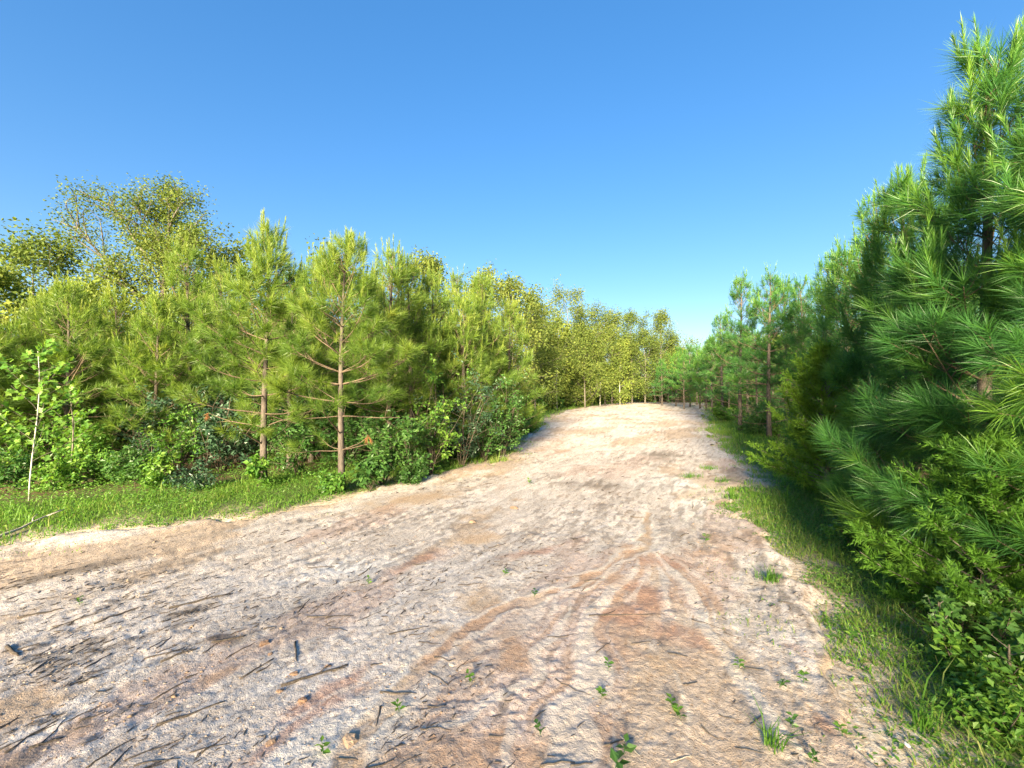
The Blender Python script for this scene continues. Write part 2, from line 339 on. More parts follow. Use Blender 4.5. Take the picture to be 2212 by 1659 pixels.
def litter_mat():
    m, nt, out = new_mat('forest_litter'); L = nt.links; N = nt.nodes.new
    tc = N('ShaderNodeTexCoord')
    n1 = N('ShaderNodeTexNoise'); n1.inputs['Scale'].default_value = 26; n1.inputs['Detail'].default_value = 5; n1.inputs['Roughness'].default_value = 0.7
    n2 = N('ShaderNodeTexNoise'); n2.inputs['Scale'].default_value = 0.8; n2.inputs['Detail'].default_value = 4
    L.new(tc.outputs['Object'], n1.inputs['Vector']); L.new(tc.outputs['Object'], n2.inputs['Vector'])
    r = ramp(nt, [(0.3, (0.06, 0.040, 0.026)), (0.52, (0.15, 0.095, 0.058)), (0.75, (0.27, 0.18, 0.11))]); L.new(n1.outputs['Fac'], r.inputs[0])
    g = ramp(nt, [(0.4, (0.04, 0.06, 0.02)), (0.7, (0.09, 0.12, 0.04))]); L.new(n1.outputs['Fac'], g.inputs[0])
    f = ramp(nt, [(0.45, (0, 0, 0)), (0.65, (0.7, 0.7, 0.7))]); L.new(n2.outputs['Fac'], f.inputs[0])
    x = N('ShaderNodeMix'); x.data_type = 'RGBA'; L.new(f.outputs[0], x.inputs[0]); L.new(r.outputs[0], x.inputs[6]); L.new(g.outputs[0], x.inputs[7])
    sr = ramp(nt, [(0.34, (0.36, 0.26, 0.17)), (0.5, (0.60, 0.48, 0.35)), (0.68, (0.76, 0.67, 0.55))]); L.new(n1.outputs['Fac'], sr.inputs[0])
    tr_ = ramp(nt, [(0.34, (0.06, 0.095, 0.025)), (0.52, (0.12, 0.18, 0.045)), (0.7, (0.22, 0.21, 0.10))]); L.new(n1.outputs['Fac'], tr_.inputs[0])
    c_ = x.outputs[2]
    for nm, colr in (('turf', tr_.outputs[0]), ('sand', sr.outputs[0])):
        a_ = N('ShaderNodeAttribute'); a_.attribute_name = nm
        y_ = N('ShaderNodeMix'); y_.data_type = 'RGBA'; L.new(a_.outputs['Fac'], y_.inputs[0]); L.new(c_, y_.inputs[6]); L.new(colr, y_.inputs[7]); c_ = y_.outputs[2]
    p = N('ShaderNodeBsdfPrincipled'); p.inputs['Roughness'].default_value = 0.95; p.inputs['Specular IOR Level'].default_value = 0.15
    L.new(c_, p.inputs['Base Color'])
    b = N('ShaderNodeBump'); b.inputs['Strength'].default_value = 0.8; b.inputs['Distance'].default_value = 0.03
    L.new(n1.outputs['Fac'], b.inputs['Height']); L.new(b.outputs[0], p.inputs['Normal'])
    L.new(p.outputs[0], out.inputs[0]); return m
def clod_mat():
    m, nt, out = new_mat('clay_clod'); L = nt.links; N = nt.nodes.new
    a = N('ShaderNodeAttribute'); a.attribute_name = 'tint'
    r = ramp(nt, [(0.0, (0.26, 0.13, 0.08)), (0.35, (0.42, 0.29, 0.19)), (0.7, (0.60, 0.48, 0.37)), (1.0, (0.76, 0.70, 0.62))]); L.new(a.outputs['Fac'], r.inputs[0])
    p = N('ShaderNodeBsdfPrincipled'); p.inputs['Roughness'].default_value = 0.95; p.inputs['Specular IOR Level'].default_value = 0.1
    L.new(r.outputs[0], p.inputs['Base Color'])
    n = N('ShaderNodeTexNoise'); n.inputs['Scale'].default_value = 90; n.inputs['Detail'].default_value = 3
    tc = N('ShaderNodeTexCoord'); L.new(tc.outputs['Object'], n.inputs['Vector'])
    b = N('ShaderNodeBump'); b.inputs['Strength'].default_value = 0.6; b.inputs['Distance'].default_value = 0.01; L.new(n.outputs['Fac'], b.inputs['Height']); L.new(b.outputs[0], p.inputs['Normal'])
    L.new(p.outputs[0], out.inputs[0]); return m
M['soil'] = soil_mat(); M['litter'] = litter_mat(); M['clod'] = clod_mat()

# ---------------------------------------------------------------- ground and clearing (polar sheets: fine in front, coarse behind)
def polar(rs, th):
    R, T = np.meshgrid(rs, th, indexing='ij'); return (R * np.sin(T)).ravel(), (R * np.cos(T)).ravel()
def polar_quads(nr, nt_, wrap=True):
    i = np.arange(nr - 1)[:, None]; j = np.arange(nt_)[None, :] if wrap else np.arange(nt_ - 1)[None, :]
    j2 = (j + 1) % nt_
    return np.stack([i * nt_ + j, i * nt_ + j2, (i + 1) * nt_ + j2, (i + 1) * nt_ + j], -1).reshape(-1, 4)

th = np.linspace(-pi, pi, 300, endpoint=False)
rs = np.concatenate([[0.02], np.geomspace(0.5, 60, 120), np.geomspace(66, 900, 14)])
gx, gy = polar(rs, th)
sd = track_sd(gx, gy) + edge_noise(gx, gy)
gz = Hg(gx, gy) - 0.14 * smooth(0.05, 0.5, sd) + 0.05 * (fbm(gx * 3, gy * 3, 12, 3) - 0.5) * (1 - smooth(-0.3, 0.2, sd))
g = Geo().add(np.stack([gx, gy, gz], 1), polar_quads(len(rs), len(th)))
sand = np.clip(smooth(-.55, .1, sd + .7 * (fbm(gx * 2.2, gy * 2.2, 14, 3) - .5)), 0, 1); turf = smooth(-3.0, -1.2, sd) * (1 - sand)
tag(ob('ground', g.mesh('ground', M['litter'], True, dict(sand=sand, turf=turf))), kind='structure')

def fine_rows():
    r = [0.15]
    while r[-1] < 62:
        y = r[-1]; r.append(y + min(max(0.0085, 1.2 * y * y / 688.0), 0.03 * y + 0.02) * (1.0 if y > 1.4 else 3.5))
    return np.array(r)
rs = fine_rows()
front = np.linspace(-radians(57), radians(57), 570); back = np.linspace(radians(57), 2 * pi - radians(57), 90)[1:-1]
th = np.concatenate([front, back])
tx, ty = polar(rs, th)
q = polar_quads(len(rs), len(th))
sdr = track_sd(tx, ty) + edge_noise(tx, ty)
keep = (sdr[q] > 0).all(1); q = q[keep]
used = np.zeros(len(tx), bool); used[q.ravel()] = True; idx = np.cumsum(used) - 1
tx = tx[used]; ty = ty[used]; q = idx[q]
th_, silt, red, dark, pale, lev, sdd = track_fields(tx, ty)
th_ = th_ - 0.06 * (1 - smooth(0.0, 0.18, sdr[used]))
g = Geo().add(np.stack([tx, ty, th_], 1), q)
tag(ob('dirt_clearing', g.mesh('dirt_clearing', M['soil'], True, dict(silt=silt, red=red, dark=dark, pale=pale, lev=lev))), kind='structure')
def track_z(x, y):
    return float(track_fields(np.array([float(x)]), np.array([float(y)]))[0][0])

# ---------------------------------------------------------------- plants: generators
def frame_of(d):
    d = unit(d); r = np.where(np.abs(d[..., 2:3]) < 0.9, np.array([0, 0, 1.0]), np.array([1.0, 0, 0]))
    a = unit(np.cross(d, r)); return a, np.cross(d, a)
def needles(g, rng, S, n, nl, nw, seg=1, droop=0.12):
    # S rows: base xyz, dir xyz, length, needle scale, spread, tint
    if not len(S): return
    S = np.asarray(S, float); m = len(S); S[:, 9] += rng.normal(0, .09, m)
    cnt = np.maximum(6, (n * (0.5 + 0.5 * S[:, 6] / 0.25) * np.where(S[:, 7] < 0.7, 0.9, 1)).astype(int)); cnt = np.minimum(cnt, int(n * 2.0))
    ix = np.repeat(np.arange(m), cnt); k = len(ix)
    P = S[ix, 0:3]; D = unit(S[ix, 3:6]); Ls = S[ix, 6]; sc_ = S[ix, 7]; sp = S[ix, 8]; ti = S[ix, 9]
    A, B = frame_of(D); s = rng.random(k) ** 0.85; ph = rng.random(k) * 2 * pi
    al = (1.25 - 0.85 * s) * sp + rng.normal(0, 0.16, k)
    d = D * np.cos(al)[:, None] + (A * np.cos(ph)[:, None] + B * np.sin(ph)[:, None]) * np.sin(al)[:, None]
    d[:, 2] -= droop * rng.random(k) * np.where(sc_ < 0.7, 0.2, 1); d = unit(d)
    ln = nl * sc_ * (0.7 + 0.4 * rng.random(k))
    base = P + D * (Ls * s)[:, None]
    wv = unit(np.cross(d, rng.normal(size=(k, 3)))) * (nw * 0.5 * (0.8 + 0.4 * rng.random(k)))[:, None]
    t = np.clip(ti + .30 * (s - .55) + rng.normal(0, 0.09, k), 0, 1)      # this year's growth at the shoot tips is lighter
    if seg == 1:
        v = np.stack([base - wv, base + wv, base + d * ln[:, None]], 1).reshape(-1, 3)
        g.add(v, None, np.arange(3 * k).reshape(-1, 3), np.repeat(t, 3))
    else:
        mid = base + d * (ln * 0.55)[:, None]; tip = base + d * ln[:, None]; tip[:, 2] -= 0.10 * ln
        v = np.stack([base - wv, base + wv, mid + wv * .8, mid - wv * .8, tip], 1).reshape(-1, 3)
        b = np.arange(k)[:, None] * 5
        g.add(v, b + np.array([[0, 1, 2, 3]]), b + np.array([[3, 2, 4]]), np.repeat(t, 5))

def bend_path(p0, d0, L, n, up=0.0, wob=0.03, rng=None, sag=0.0):
    p = [np.array(p0, float)]; d = unit(np.array(d0, float)); st = L / (n - 1)
    for i in range(n - 1):
        s = i / (n - 1)
        d = unit(d + np.array([0, 0, up * s * 1.2 - sag * (1 - s)]) / (n - 1) * 2 + (rng.normal(0, wob, 3) if rng is not None else 0))
        p.append(p[-1] + d * st)
    return np.array(p)
def on_path(p, s):
    f = s * (len(p) - 1); i = min(int(f), len(p) - 2); t = f - i
    return p[i] * (1 - t) + p[i + 1] * t, unit(p[i + 1] - p[i])

def pine_branches(rng, H, R, cb, lean=(0, 0), first=0.12, twiggy=1.0, asym=None):
    n = 14; z = np.linspace(0, 1, n)
    ph = rng.random() * 6
    tr = np.stack([lean[0] * z * z + 0.015 * H * np.sin(z * 3.1 + ph) * z, lean[1] * z * z + 0.012 * H * np.cos(z * 2.7 + ph) * z, z * H - 0.05], 1)
    r0 = 0.0128 * H
    rad = r0 * (1 - z) ** 0.8 + 0.007; rad[0] *= 1.3
    out = []
    zz = first * H; az = rng.random() * 6.28
    while zz < 0.955 * H:
        f = zz / H; p0, _ = on_path(tr, f)
        cf = (f - cb) / (1 - cb)
        nb = int(rng.integers(3, 6)) if cf > 0 else int(rng.integers(2, 5))
        az += rng.random() * 1.5
        for b in range(nb):
            a = az + b * 6.283 / nb + rng.normal(0, 0.25)
            if cf > 0:
                L = R * (0.17 + 0.83 * (1 - cf) ** 0.95) * rng.uniform(0.66, 1.15) * (1 if cf > 0.12 else 0.9)
                if cf > 0.85: L = R * rng.uniform(0.16, 0.28)
                el = radians(8 + 52 * cf + rng.normal(0, 8)); up = 0.55 + 0.3 * cf
            else:
                L = R * rng.uniform(0.45, 0.95); el = radians(rng.normal(8, 12)); up = 0.35
            if asym is not None: L *= 1 + asym[0] * cos(a - asym[1])
            d0 = np.array([cos(a) * cos(el), sin(a) * cos(el), sin(el)])
            path = bend_path(p0, d0, L, 6, up, 0.055, rng, 0.12 if cf < .3 else 0)
            wood = [(path, np.linspace(min(0.016, 0.005 + 0.008 * L), 0.003, 6), 4)]
            shoots = []; tb = 0.36 + 0.16 * cf + rng.normal(0, 0.12)
            dead = cf <= 0 and rng.random() < (0.75 if cf < -0.3 else 0.4)
            def shoot(p, d, Ls, tt, dens=1.0):
                cand = cf > 0.40 and rng.random() < 0.40
                shoots.append([*p, *d, Ls, 1.0, 1.0, tt])
                if cand:
                    e = p + d * Ls * 0.9
                    du = unit(d * 0.35 + np.array([0, 0, 1.0]))
                    shoots.append([*e, *du, rng.uniform(0.16, 0.32), 0.48, 0.42, tt + 0.25])
            if not dead:
                e, d = on_path(path, 0.80); shoot(e, unit(path[-1] - path[-2]), L * 0.2 + 0.07, tb)
                nt_ = max(2, int(L * 6.5 * twiggy)) if cf > 0 else max(1, int(L * 3))
                for j in range(nt_):
                    s = rng.uniform(0.28 if cf > 0.05 else 0.5, 0.93); q_, d = on_path(path, s)
                    side = np.cross(d, [0, 0, 1]); side = unit(side) * (1 if j % 2 else -1)
                    dt = unit(d * rng.uniform(.5, 1.0) + side * rng.uniform(.5, 1.0) + np.array([0, 0, rng.uniform(-0.05, 0.6)]))
                    tl = (0.42 * (1 - s) * L + 0.14) * rng.uniform(0.7, 1.25)
                    tp = bend_path(q_, dt, tl, 3, 0.5, 0.06, rng)
                    wood.append((tp[[0, 2]], np.array([0.0045, 0.0028]), 3))
                    sl = min(tl * 0.62, 0.19); shoot(tp[-1] - unit(tp[-1] - tp[-2]) * sl * 0.8, unit(tp[-1] - tp[-2]), sl + 0.04, tb + rng.normal(0, 0.08))
                    if tl > 0.30:
                        for jj in range(2):
                            q2, d2 = on_path(tp, rng.uniform(0.4, 0.85)); dd = unit(d2 + rng.normal(0, 0.6, 3) + np.array([0, 0, .25])); l2 = rng.uniform(.12, .22)
                            wood.append((np.array([q2, q2 + dd * l2]), np.array([.0035, .0025]), 3)); shoot(q2 + dd * .03, dd, l2, tb + rng.normal(0, 0.08))
            else:
                for j in range(int(rng.integers(1, 4))):
                    q_, d = on_path(path, rng.uniform(0.4, .9)); dt = unit(d + rng.normal(0, .6, 3)); tl = rng.uniform(.12, .35)
                    wood.append((bend_path(q_, dt, tl, 3, 0, .1, rng), np.linspace(.004, .0022, 3), 3))
            out.append(dict(wood=wood, shoots=shoots, cf=cf, z=zz, tip=path[-1], path=path))
        zz += H * (0.074 - 0.024 * f) * rng.uniform(0.75, 1.2)
    # leader and candles at the top
    top = tr[-1]; cs = []; wd = []
    cs.append([*(top - [0, 0, 0.36]), 0, 0, 1, 0.34, 0.8, 0.62, 0.52]); cs.append([*(top - [0, 0, .08]), 0, 0, 1, 0.42, 0.5, 0.40, 0.74])
    for k in range(int(rng.integers(3, 6))):
        a = rng.random() * 6.283; d = unit(np.array([cos(a) * .42, sin(a) * .42, 1])); l = rng.uniform(.2, .4)
        b0 = top - np.array([0, 0, rng.uniform(.12, .40)])
        wd.append((np.array([b0, b0 + d * l]), np.array([.006, .003]), 3))
        cs.append([*(b0 + d * .06), *d, l, 0.75, 0.7, 0.52]); cs.append([*(b0 + d * l), *unit(d + np.array([0, 0, .9])), rng.uniform(.14, .26), 0.48, 0.45, 0.74])
    out.append(dict(wood=wd, shoots=cs, cf=1.0, z=H, tip=top, path=None))
    return tr, rad, out

def build_pine(root, seed, H, R, cb=0.25, n=70, nl=0.17, nw=0.0042, seg=1, split=False, mat='needle', twiggy=1.0, lean=(0, 0), first=0.12, asym=None, cones=False):
    H = H - .22; rng = rng_(seed); tr, rad, br = pine_branches(rng, H, R, cb, lean, first, twiggy, asym)
    parts = []
    g = Geo().tube(tr, rad, 9); parts.append(ob('trunk', g.mesh('pine_trunk', M['bark_pine'], True), root))
    if split:
        for b in br:
            if not b['wood']: continue
            g = Geo()
            for p, r, k in b['wood']: g.tube(p, r, k, False)
            bo = ob('branch', g.mesh('pine_branch', M['bark_young'], True), root)
            if len(b['shoots']):
                g = Geo(); needles(g, rng, b['shoots'], n, nl, nw, seg); ob('needles', g.mesh('pine_needles', M[mat]), bo)
            if not len(b['shoots']) and rng.random() < .35 and b['path'] is not None:
                g = Geo(); e = b['path'][-1]
                S = [[*e, *unit(np.array([0, 0, -1.0]) + rng.normal(0, .25, 3)), .07, .8, .5, .5] for _ in range(2)]
                needles(g, rng, S, 45, .15, .006, 1, .6); ob('dry_needles', g.mesh('dry_needles', M['dead_needle']), bo)
    else:
        g = Geo(); S = []
        for b in br:
            for p, r, k in b['wood']: g.tube(p, r, k, False)
            S += b['shoots']
        parts.append(ob('branches', g.mesh('pine_branches', M['bark_young'], True), root))
        g = Geo(); needles(g, rng, S, n, nl, nw, seg); parts.append(ob('needles', g.mesh('pine_needles', M[mat]), root))
    return parts

def copy_parts(parts, root):
    for p in parts:
        c = p.copy(); col.objects.link(c); c.parent = root

# leaves -----------------------------------------------------------
def leaves(g, P, D, N, L, W, tint, kind='oval', cup=0.18):
    k = len(P); D = unit(D); S = unit(np.cross(D, N)); N = np.cross(S, D)
    L = np.broadcast_to(L, (k,))[:, None]; W = np.broadcast_to(W, (k,))[:, None]
    if kind == 'oval':
        v = np.stack([P, P + D * L * .45 + S * W * .5 + N * L * cup * .5, P + D * L - N * L * cup * .4, P + D * L * .45 - S * W * .5 + N * L * cup * .5], 1)
        b = np.arange(k)[:, None] * 4
        g.add(v.reshape(-1, 3), None, np.concatenate([b + [[0, 1, 2]], b + [[0, 2, 3]]]), np.repeat(tint, 4))
    else:      # lobed: five points round a centre
        prof = [(0, .0), (.22, .30), (.38, .16), (.62, .5), (.72, .2), (1.0, .0)]
        right = [P + D * L * a + S * W * b_ + N * L * cup * b_ for a, b_ in prof]; left = [P + D * L * a - S * W * b_ + N * L * cup * b_ for a, b_ in prof[1:-1]]
        mid = P + D * L * .45
        ring = right + left[::-1]; m = len(ring)
        v = np.stack([mid] + ring, 1); b = np.arange(k)[:, None] * (m + 1)
        tr = np.concatenate([b + [[0, 1 + i, 1 + (i + 1) % m]] for i in range(m)])
        g.add(v.reshape(-1, 3), None, tr, np.repeat(tint, m + 1))

def grow(rng, g, p0, d0, L, r, lvl, tips, up=.25, kids=(5, 4, 3), wob=.12, spread=.8, shrink=.55, k0=6, smin=.35):
    n = 6 if lvl == 0 else 4 if lvl < len(kids) else 3
    path = bend_path(p0, d0, L, n, up, wob, rng)
    g.tube(path, np.linspace(r, r * .45, n), max(3, k0 - 1 - lvl), False)
    if lvl >= len(kids): tips.append((path, L)); return
    for j in range(kids[lvl]):
        s = rng.uniform(smin, 1.0) if j else 1.0
        q_, d = on_path(path, s)
        dd = unit(d * rng.uniform(.6, 1.1) + unit(rng.normal(size=3)) * spread + np.array([0, 0, .12]))
        grow(rng, g, q_, dd, L * shrink * rng.uniform(.7, 1.25), r * .5, lvl + 1, tips, up, kids, wob * 1.2, spread, shrink, k0, smin)
def leaf_tips(rng, g, tips, nper, LL, W, kind, sig, tb, tv=.16):
    P = []; T = []
    for path, L in tips:
        m = max(3, int(nper * rng.uniform(.6, 1.4))); s = rng.random(m) ** .7
        f = s * (len(path) - 1); i = np.minimum(f.astype(int), len(path) - 2); t = (f - i)[:, None]
        P.append(path[i] * (1 - t) + path[i + 1] * t + np.clip(rng.normal(0, sig, (m, 3)), -1.5 * sig, 1.5 * sig)); T.append(np.clip(tb + rng.normal(0, tv * .7) + rng.normal(0, tv, m), 0, 1))
    P = np.vstack(P); T = np.concatenate(T); k = len(P)
    D = unit(rng.normal(size=(k, 3)) * [1, 1, .6] + [0, 0, -.25]); N = unit(rng.normal(size=(k, 3)) * .75 + [0.15, -.1, .9])
    leaves(g, P, D, N, LL * rng.uniform(.65, 1.2, k), W * rng.uniform(.7, 1.2, k), T, kind)

def build_broadleaf(root, seed, H, R, cb=.35, limbs=14, leaf=.13, nper=11, mat='oak', barkm='bark_grey', kids=(4, 3), r0=None, lean=(0, 0), targets=None, sig=.10, tb=.5, vine=None, kind='oval', top=.92, shape=1.0):
    rng = rng_(seed); g = Geo(); n = 12; z = np.linspace(0, 1, n); ph = rng.random() * 6
    tr = np.stack([lean[0] * z + .02 * H * np.sin(z * 4 + ph) * z, lean[1] * z + .02 * H * np.cos(z * 3.3 + ph) * z, z * H * top - .05], 1)
    r0 = r0 or .012 * H; g.tube(tr, r0 * (1 - z) ** .75 + .012, 8)
    trunk = ob('trunk', g.mesh('trunk', M[barkm], True), root)
    bw = Geo(); tips = []; tips_t = []
    if targets:
        for (p, f) in targets:
            q_, _ = on_path(tr, f); v = np.array(p) - q_; L = np.linalg.norm(v)
            grow(rng, bw, q_, v / L, L * .74, .012 + .008 * L, 0, tips_t, .04, (9, 4), .09, .8, .30)
    ga = rng.random() * 6
    for i in range(limbs):
        f = cb + (1 - cb) * (i + rng.random()) / limbs; f = min(f, .98); q_, _ = on_path(tr, f)
        cf = (f - cb) / (1 - cb); ga += 2.4
        L = R * (math.sqrt(max(.06, 1 - (abs(cf - .38) / .68) ** 2)) * shape + (1 - shape) * .8) * rng.uniform(.6, 1.15)
        el = radians(15 + 50 * cf + rng.normal(0, 10))
        grow(rng, bw, q_, np.array([cos(ga) * cos(el), sin(ga) * cos(el), sin(el)]), L * .75, r0 * .32 * (1 - .6 * cf), 0, tips, .2, kids, .1, .8, .5)
    b = ob('branches', bw.mesh('branches', M[barkm], True), root)
    lg = Geo(); leaf_tips(rng, lg, tips, nper, leaf, leaf * .62, kind, sig, tb)
    if tips_t: leaf_tips(rng, lg, tips_t, nper * 1.1, leaf, leaf * .62, kind, sig * 1.15, tb)
    if vine is not None:
        for (c, rx, rz, cnt) in vine:
            P = np.array(c) + np.clip(rng.normal(size=(cnt, 3)), -1.7, 1.7) * [rx, rx, rz]
            leaves(lg, P, rng.normal(size=(cnt, 3)) * [1, 1, .5] + [0, 0, -.4], rng.normal(size=(cnt, 3)) + [.6, -.6, .6], leaf * .95, leaf * .75, np.clip(rng.normal(tb + .15, .15, cnt), 0, 1))
    c = ob('crown', lg.mesh('crown_leaves', M[mat]), root)
    return [trunk, b, c]

def build_shrub(root, seed, H, R, stems=7, leaf=.06, nper=9, mat='leaf_mid', barkm='bark_grey', kids=(4, 3), kind='oval', up=.15, tb=.5, spread=.9, sig=.04, ratio=.6, open_=.5):
    rng = rng_(seed); g = Geo(); tips = []
    for i in range(stems):
        a = i * 2.4 + rng.normal(0, .4); t = rng.uniform(.1, 1) * R / H * open_ * 2
        d = unit(np.array([cos(a) * t, sin(a) * t, 1]))
        grow(rng, g, np.array([cos(a), sin(a), 0]) * .06 * R + [0, 0, -.03], d, H * rng.uniform(.5, .85), .004 + .005 * H, 0, tips, up, kids, .12, spread, .42, 5, .12)
    s_ = ob('stems', g.mesh('stems', M[barkm], True), root)
    lg = Geo(); leaf_tips(rng, lg, tips, nper, leaf, leaf * ratio, kind, sig, tb)
    f = ob('foliage', lg.mesh('foliage', M[mat]), root)
    return [s_, f]

def build_cedar(root, seed, H, R, mat='cedar', n=900, tb=.45, base=.03, wd=.0098):
    rng = rng_(seed); g = Geo(); g.tube(np.array([[0, 0, -.05], [.01 * H, 0, H * .5], [0, .01 * H, H * .97]]), [.018 * H, .011 * H, .004], 7)
    tk = ob('trunk', g.mesh('cedar_trunk', M['bark_grey'], True), root)
    wd_ = Geo(); S = []
    nb = int(60 * H)
    for i in range(nb):
        f = base + (1 - base) * (i / nb) ** .95; a = i * 2.4 + rng.normal(0, .3)
        L = R * (1 - f) ** .62 * rng.uniform(.55, 1.15) * (min(1, .5 + f * 4)) + .07; el = radians(12 + 45 * f + rng.normal(0, 8))
        path = bend_path([0, 0, f * H], [cos(a) * cos(el), sin(a) * cos(el), sin(el)], L, 6, .3, .07, rng)
        wd_.tube(path, np.linspace(.008, .002, 6), 3, False)
        tbb = tb + rng.normal(0, .12)
        for j in range(int(12 + 44 * L)):
            q_, d = on_path(path, rng.uniform(.2, 1)); dd = unit(d + rng.normal(0, .55, 3) + np.array([0, 0, .12])); S.append((q_, dd, rng.uniform(.07, .17), tbb))
    ob('branches', wd_.mesh('cedar_branches', M['bark_grey'], True), root)
    lg = Geo(); Q = np.array([s[0] for s in S]); D = np.array([s[1] for s in S]); L = np.array([s[2] for s in S]); T = np.array([s[3] for s in S]); k = len(S)
    per = 15; ix = np.repeat(np.arange(k), per); s = rng.random(len(ix)); A, B = frame_of(D); ph = rng.random(len(ix)) * 6.283
    d = unit(D[ix] + (A[ix] * np.cos(ph)[:, None] + B[ix] * np.sin(ph)[:, None]) * .75)
    P = Q[ix] + D[ix] * (L[ix] * s)[:, None]; ln = .055 * (1.15 - s) + .014
    wv = unit(np.cross(d, rng.normal(size=d.shape))) * wd * .5; m = len(ix)
    v = np.stack([P - wv, P + wv, P + d * ln[:, None]], 1).reshape(-1, 3)
    lg.add(v, None, np.arange(3 * m).reshape(-1, 3), np.repeat(np.clip(T[ix] + .12 * s + rng.normal(0, .08, m), 0, 1), 3))
    ob('sprays', lg.mesh('cedar_sprays', M[mat]), root)

# ---------------------------------------------------------------- left stand of pines
def top_h(py, d): return (HZ - py) / F * d + CH
GL = 'young pines along the left side of the clearing'
LEFT_PINES = [   # column, depth, row of the top, crown radius, crown base, seed, split, label
    (66, 8.6, 274, 1.25, .30, 101, False, 'sunlit pine with warm bare trunk just behind the white-barked sapling at far left'),
    (118, 10.2, 286, 1.2, .22, 102, False, 'narrow-topped pine with clustered upright tips, second pine from the left edge'),
    (190, 9.6, 240, 1.5, .25, 103, False, 'broad pine in front of the tall oak, with a tall pale candle at its top'),
    (264, 7.2, 226, 1.35, .34, 104, True, 'left one of two bare-trunked pines at grass edge, tufted open top'),
    (342, 6.9, 231, 1.35, .36, 105, True, 'right one of two bare-trunked pines at grass edge, beside leafy shrubs'),
    (312, 9.4, 250, 1.25, .2, 106, False, 'pine with several thin upright tips behind and between the two bare-trunked pines'),
    (390, 8.8, 236, 1.3, .2, 107, False, 'dense pine with pointed double top right of the two bare-trunked pines'),
    (430, 9.9, 262, 1.35, .12, 108, False, 'dense pine with thin candle tips standing behind the bright green sapling'),
    (482, 11.0, 273, 1.5, .10, 109, False, 'bushy pine with several tips near the right end of the left stand'),
    (508, 12.4, 300, 1.6, .06, 110, False, 'rounded bushy pine foliage at right end of the left stand, beside the track'),
    (14, 9.2, 318, 1.3, .15, 111, False, 'pine cut by the left picture edge with yellow-green needles'),
    (-40, 8.0, 290, 1.3, .2, 112, False, None),
    (222, 11.5, 262, 1.3, .15, 113, False, 'pine half hidden between the oak and the left bare-trunked pine'),
    (455, 13.0, 268, 1.4, .1, 114, False, 'pine behind the bushy pair, its twin tips against the sky'),
]
protoL = []
LEFT_PINES += [(290, 8.6, 268, 1.25, .1, 115, False, 'lower pine filling the gap behind the left bare-trunked pine'), (410, 9.2, 258, 1.4, .05, 116, False, 'full-bodied pine between the double-topped pine and the bright sapling'),
    (155, 8.9, 292, 1.3, .08, 117, False, 'low bushy pine left of the broad pine, below the tall oak'), (462, 10.0, 290, 1.35, .05, 118, False, 'low rounded pine above the greyish bush near the track corner'), (40, 10.4, 292, 1.4, .1, 119, False, 'pine between the picture edge pine and the white-barked sapling')]
for px, d, py, R, cb, sd_, sp, lab in LEFT_PINES:
    x = at(px, d); H = top_h(py, d)
    t = thing('pine_tree', lab or 'pine standing beyond the left edge of the picture', 'pine tree', x, d, GL)
    p = build_pine(t, sd_, H, R, cb, 82 if sp else 47, .175, .0066 if sp else .0086, 1, sp, 'needle', (.85 + .1 * (sd_ % 5)) if not sp else 1.05, (0, 0), .10 if not sp else .17)
    if not sp: protoL.append((p, H))

# ---------------------------------------------------------------- right stand
GR = 'pines along the shaded right side of the clearing'
RIGHT_PINES = [
    (984, 3.55, 34, 1.3, .06, 201, 'tall pine with spiky top against the sky close to the right picture edge'),
    (908, 5.2, 168, 1.25, .06, 202, 'second pine from the camera on the right, behind the long-needled near pine'),
    (872, 7.0, 190, 1.3, .15, 203, 'pine with sunlit tip stepping down left of the two nearest right pines'),
    (848, 9.0, 236, 1.35, .2, 204, 'pine with golden tip above the feathery cedar on the right'),
    (826, 11.0, 253, 1.35, .25, 205, 'pine with a lit thin tip, just left of the golden-tipped one'),
    (769, 14.0, 263, 1.6, .33, 206, 'tallest of the dark bare-trunked pines at the right edge of the track'),
    (786, 15.3, 276, 1.5, .36, 207, 'bare-trunked pine standing close behind the tallest dark right pine'),
    (740, 16.2, 272, 1.5, .34, 208, 'slim pointed dark pine with bare trunk left of the tallest right pine'),
    (803, 13.4, 274, 1.3, .25, 209, 'pine with golden sunlit top between the dark trunks and the cedar'),
    (712, 27.0, 336, 1.8, .30, 210, 'small-looking farther pine whose dark trunk meets the right track edge'),
    (722, 21.5, 310, 1.6, .30, 211, 'pine between the far right trunks and the slim pointed one'),
]
protoR = []
for px, d, py, R, cb, sd_, lab in RIGHT_PINES:
    x = at(px, d); H = top_h(py, d)
    t = thing('pine_tree', lab, 'pine tree', x, d, GR)
    near = d < 6
    p = build_pine(t, sd_, H, R, cb, (90 if d < 4 else 75) if near else 41, .22 if near else .18, (.0052 if d < 4 else .0065) if near else .0082, 1, d < 4, 'needle_shaded', 1.7 if near else 1.3, (0, 0), .10, None)
    if not near: protoR.append((p, H))
t = thing('pine_tree', 'nearest pine, long-needled boughs reaching in from the right picture edge', 'pine tree', 3.75, 2.62, GR)
build_pine(t, 231, 4.2, 1.4, .04, 110, .19, .0032, 2, True, 'needle_shaded', 1.6)

# ---------------------------------------------------------------- cedars on the right
t = thing('cedar_tree', 'feathery bright green cedar beside the grass strip on the right', 'cedar', at(826, 6.2), 6.2)
build_cedar(t, 301, 2.1, 1.05, 'cedar', tb=.62)
t = thing('cedar_tree', 'dark olive cedar under the long-needled pine at right picture edge', 'cedar', at(985, 2.9), 2.9)
build_cedar(t, 302, 1.15, .8, 'cedar', tb=.42)

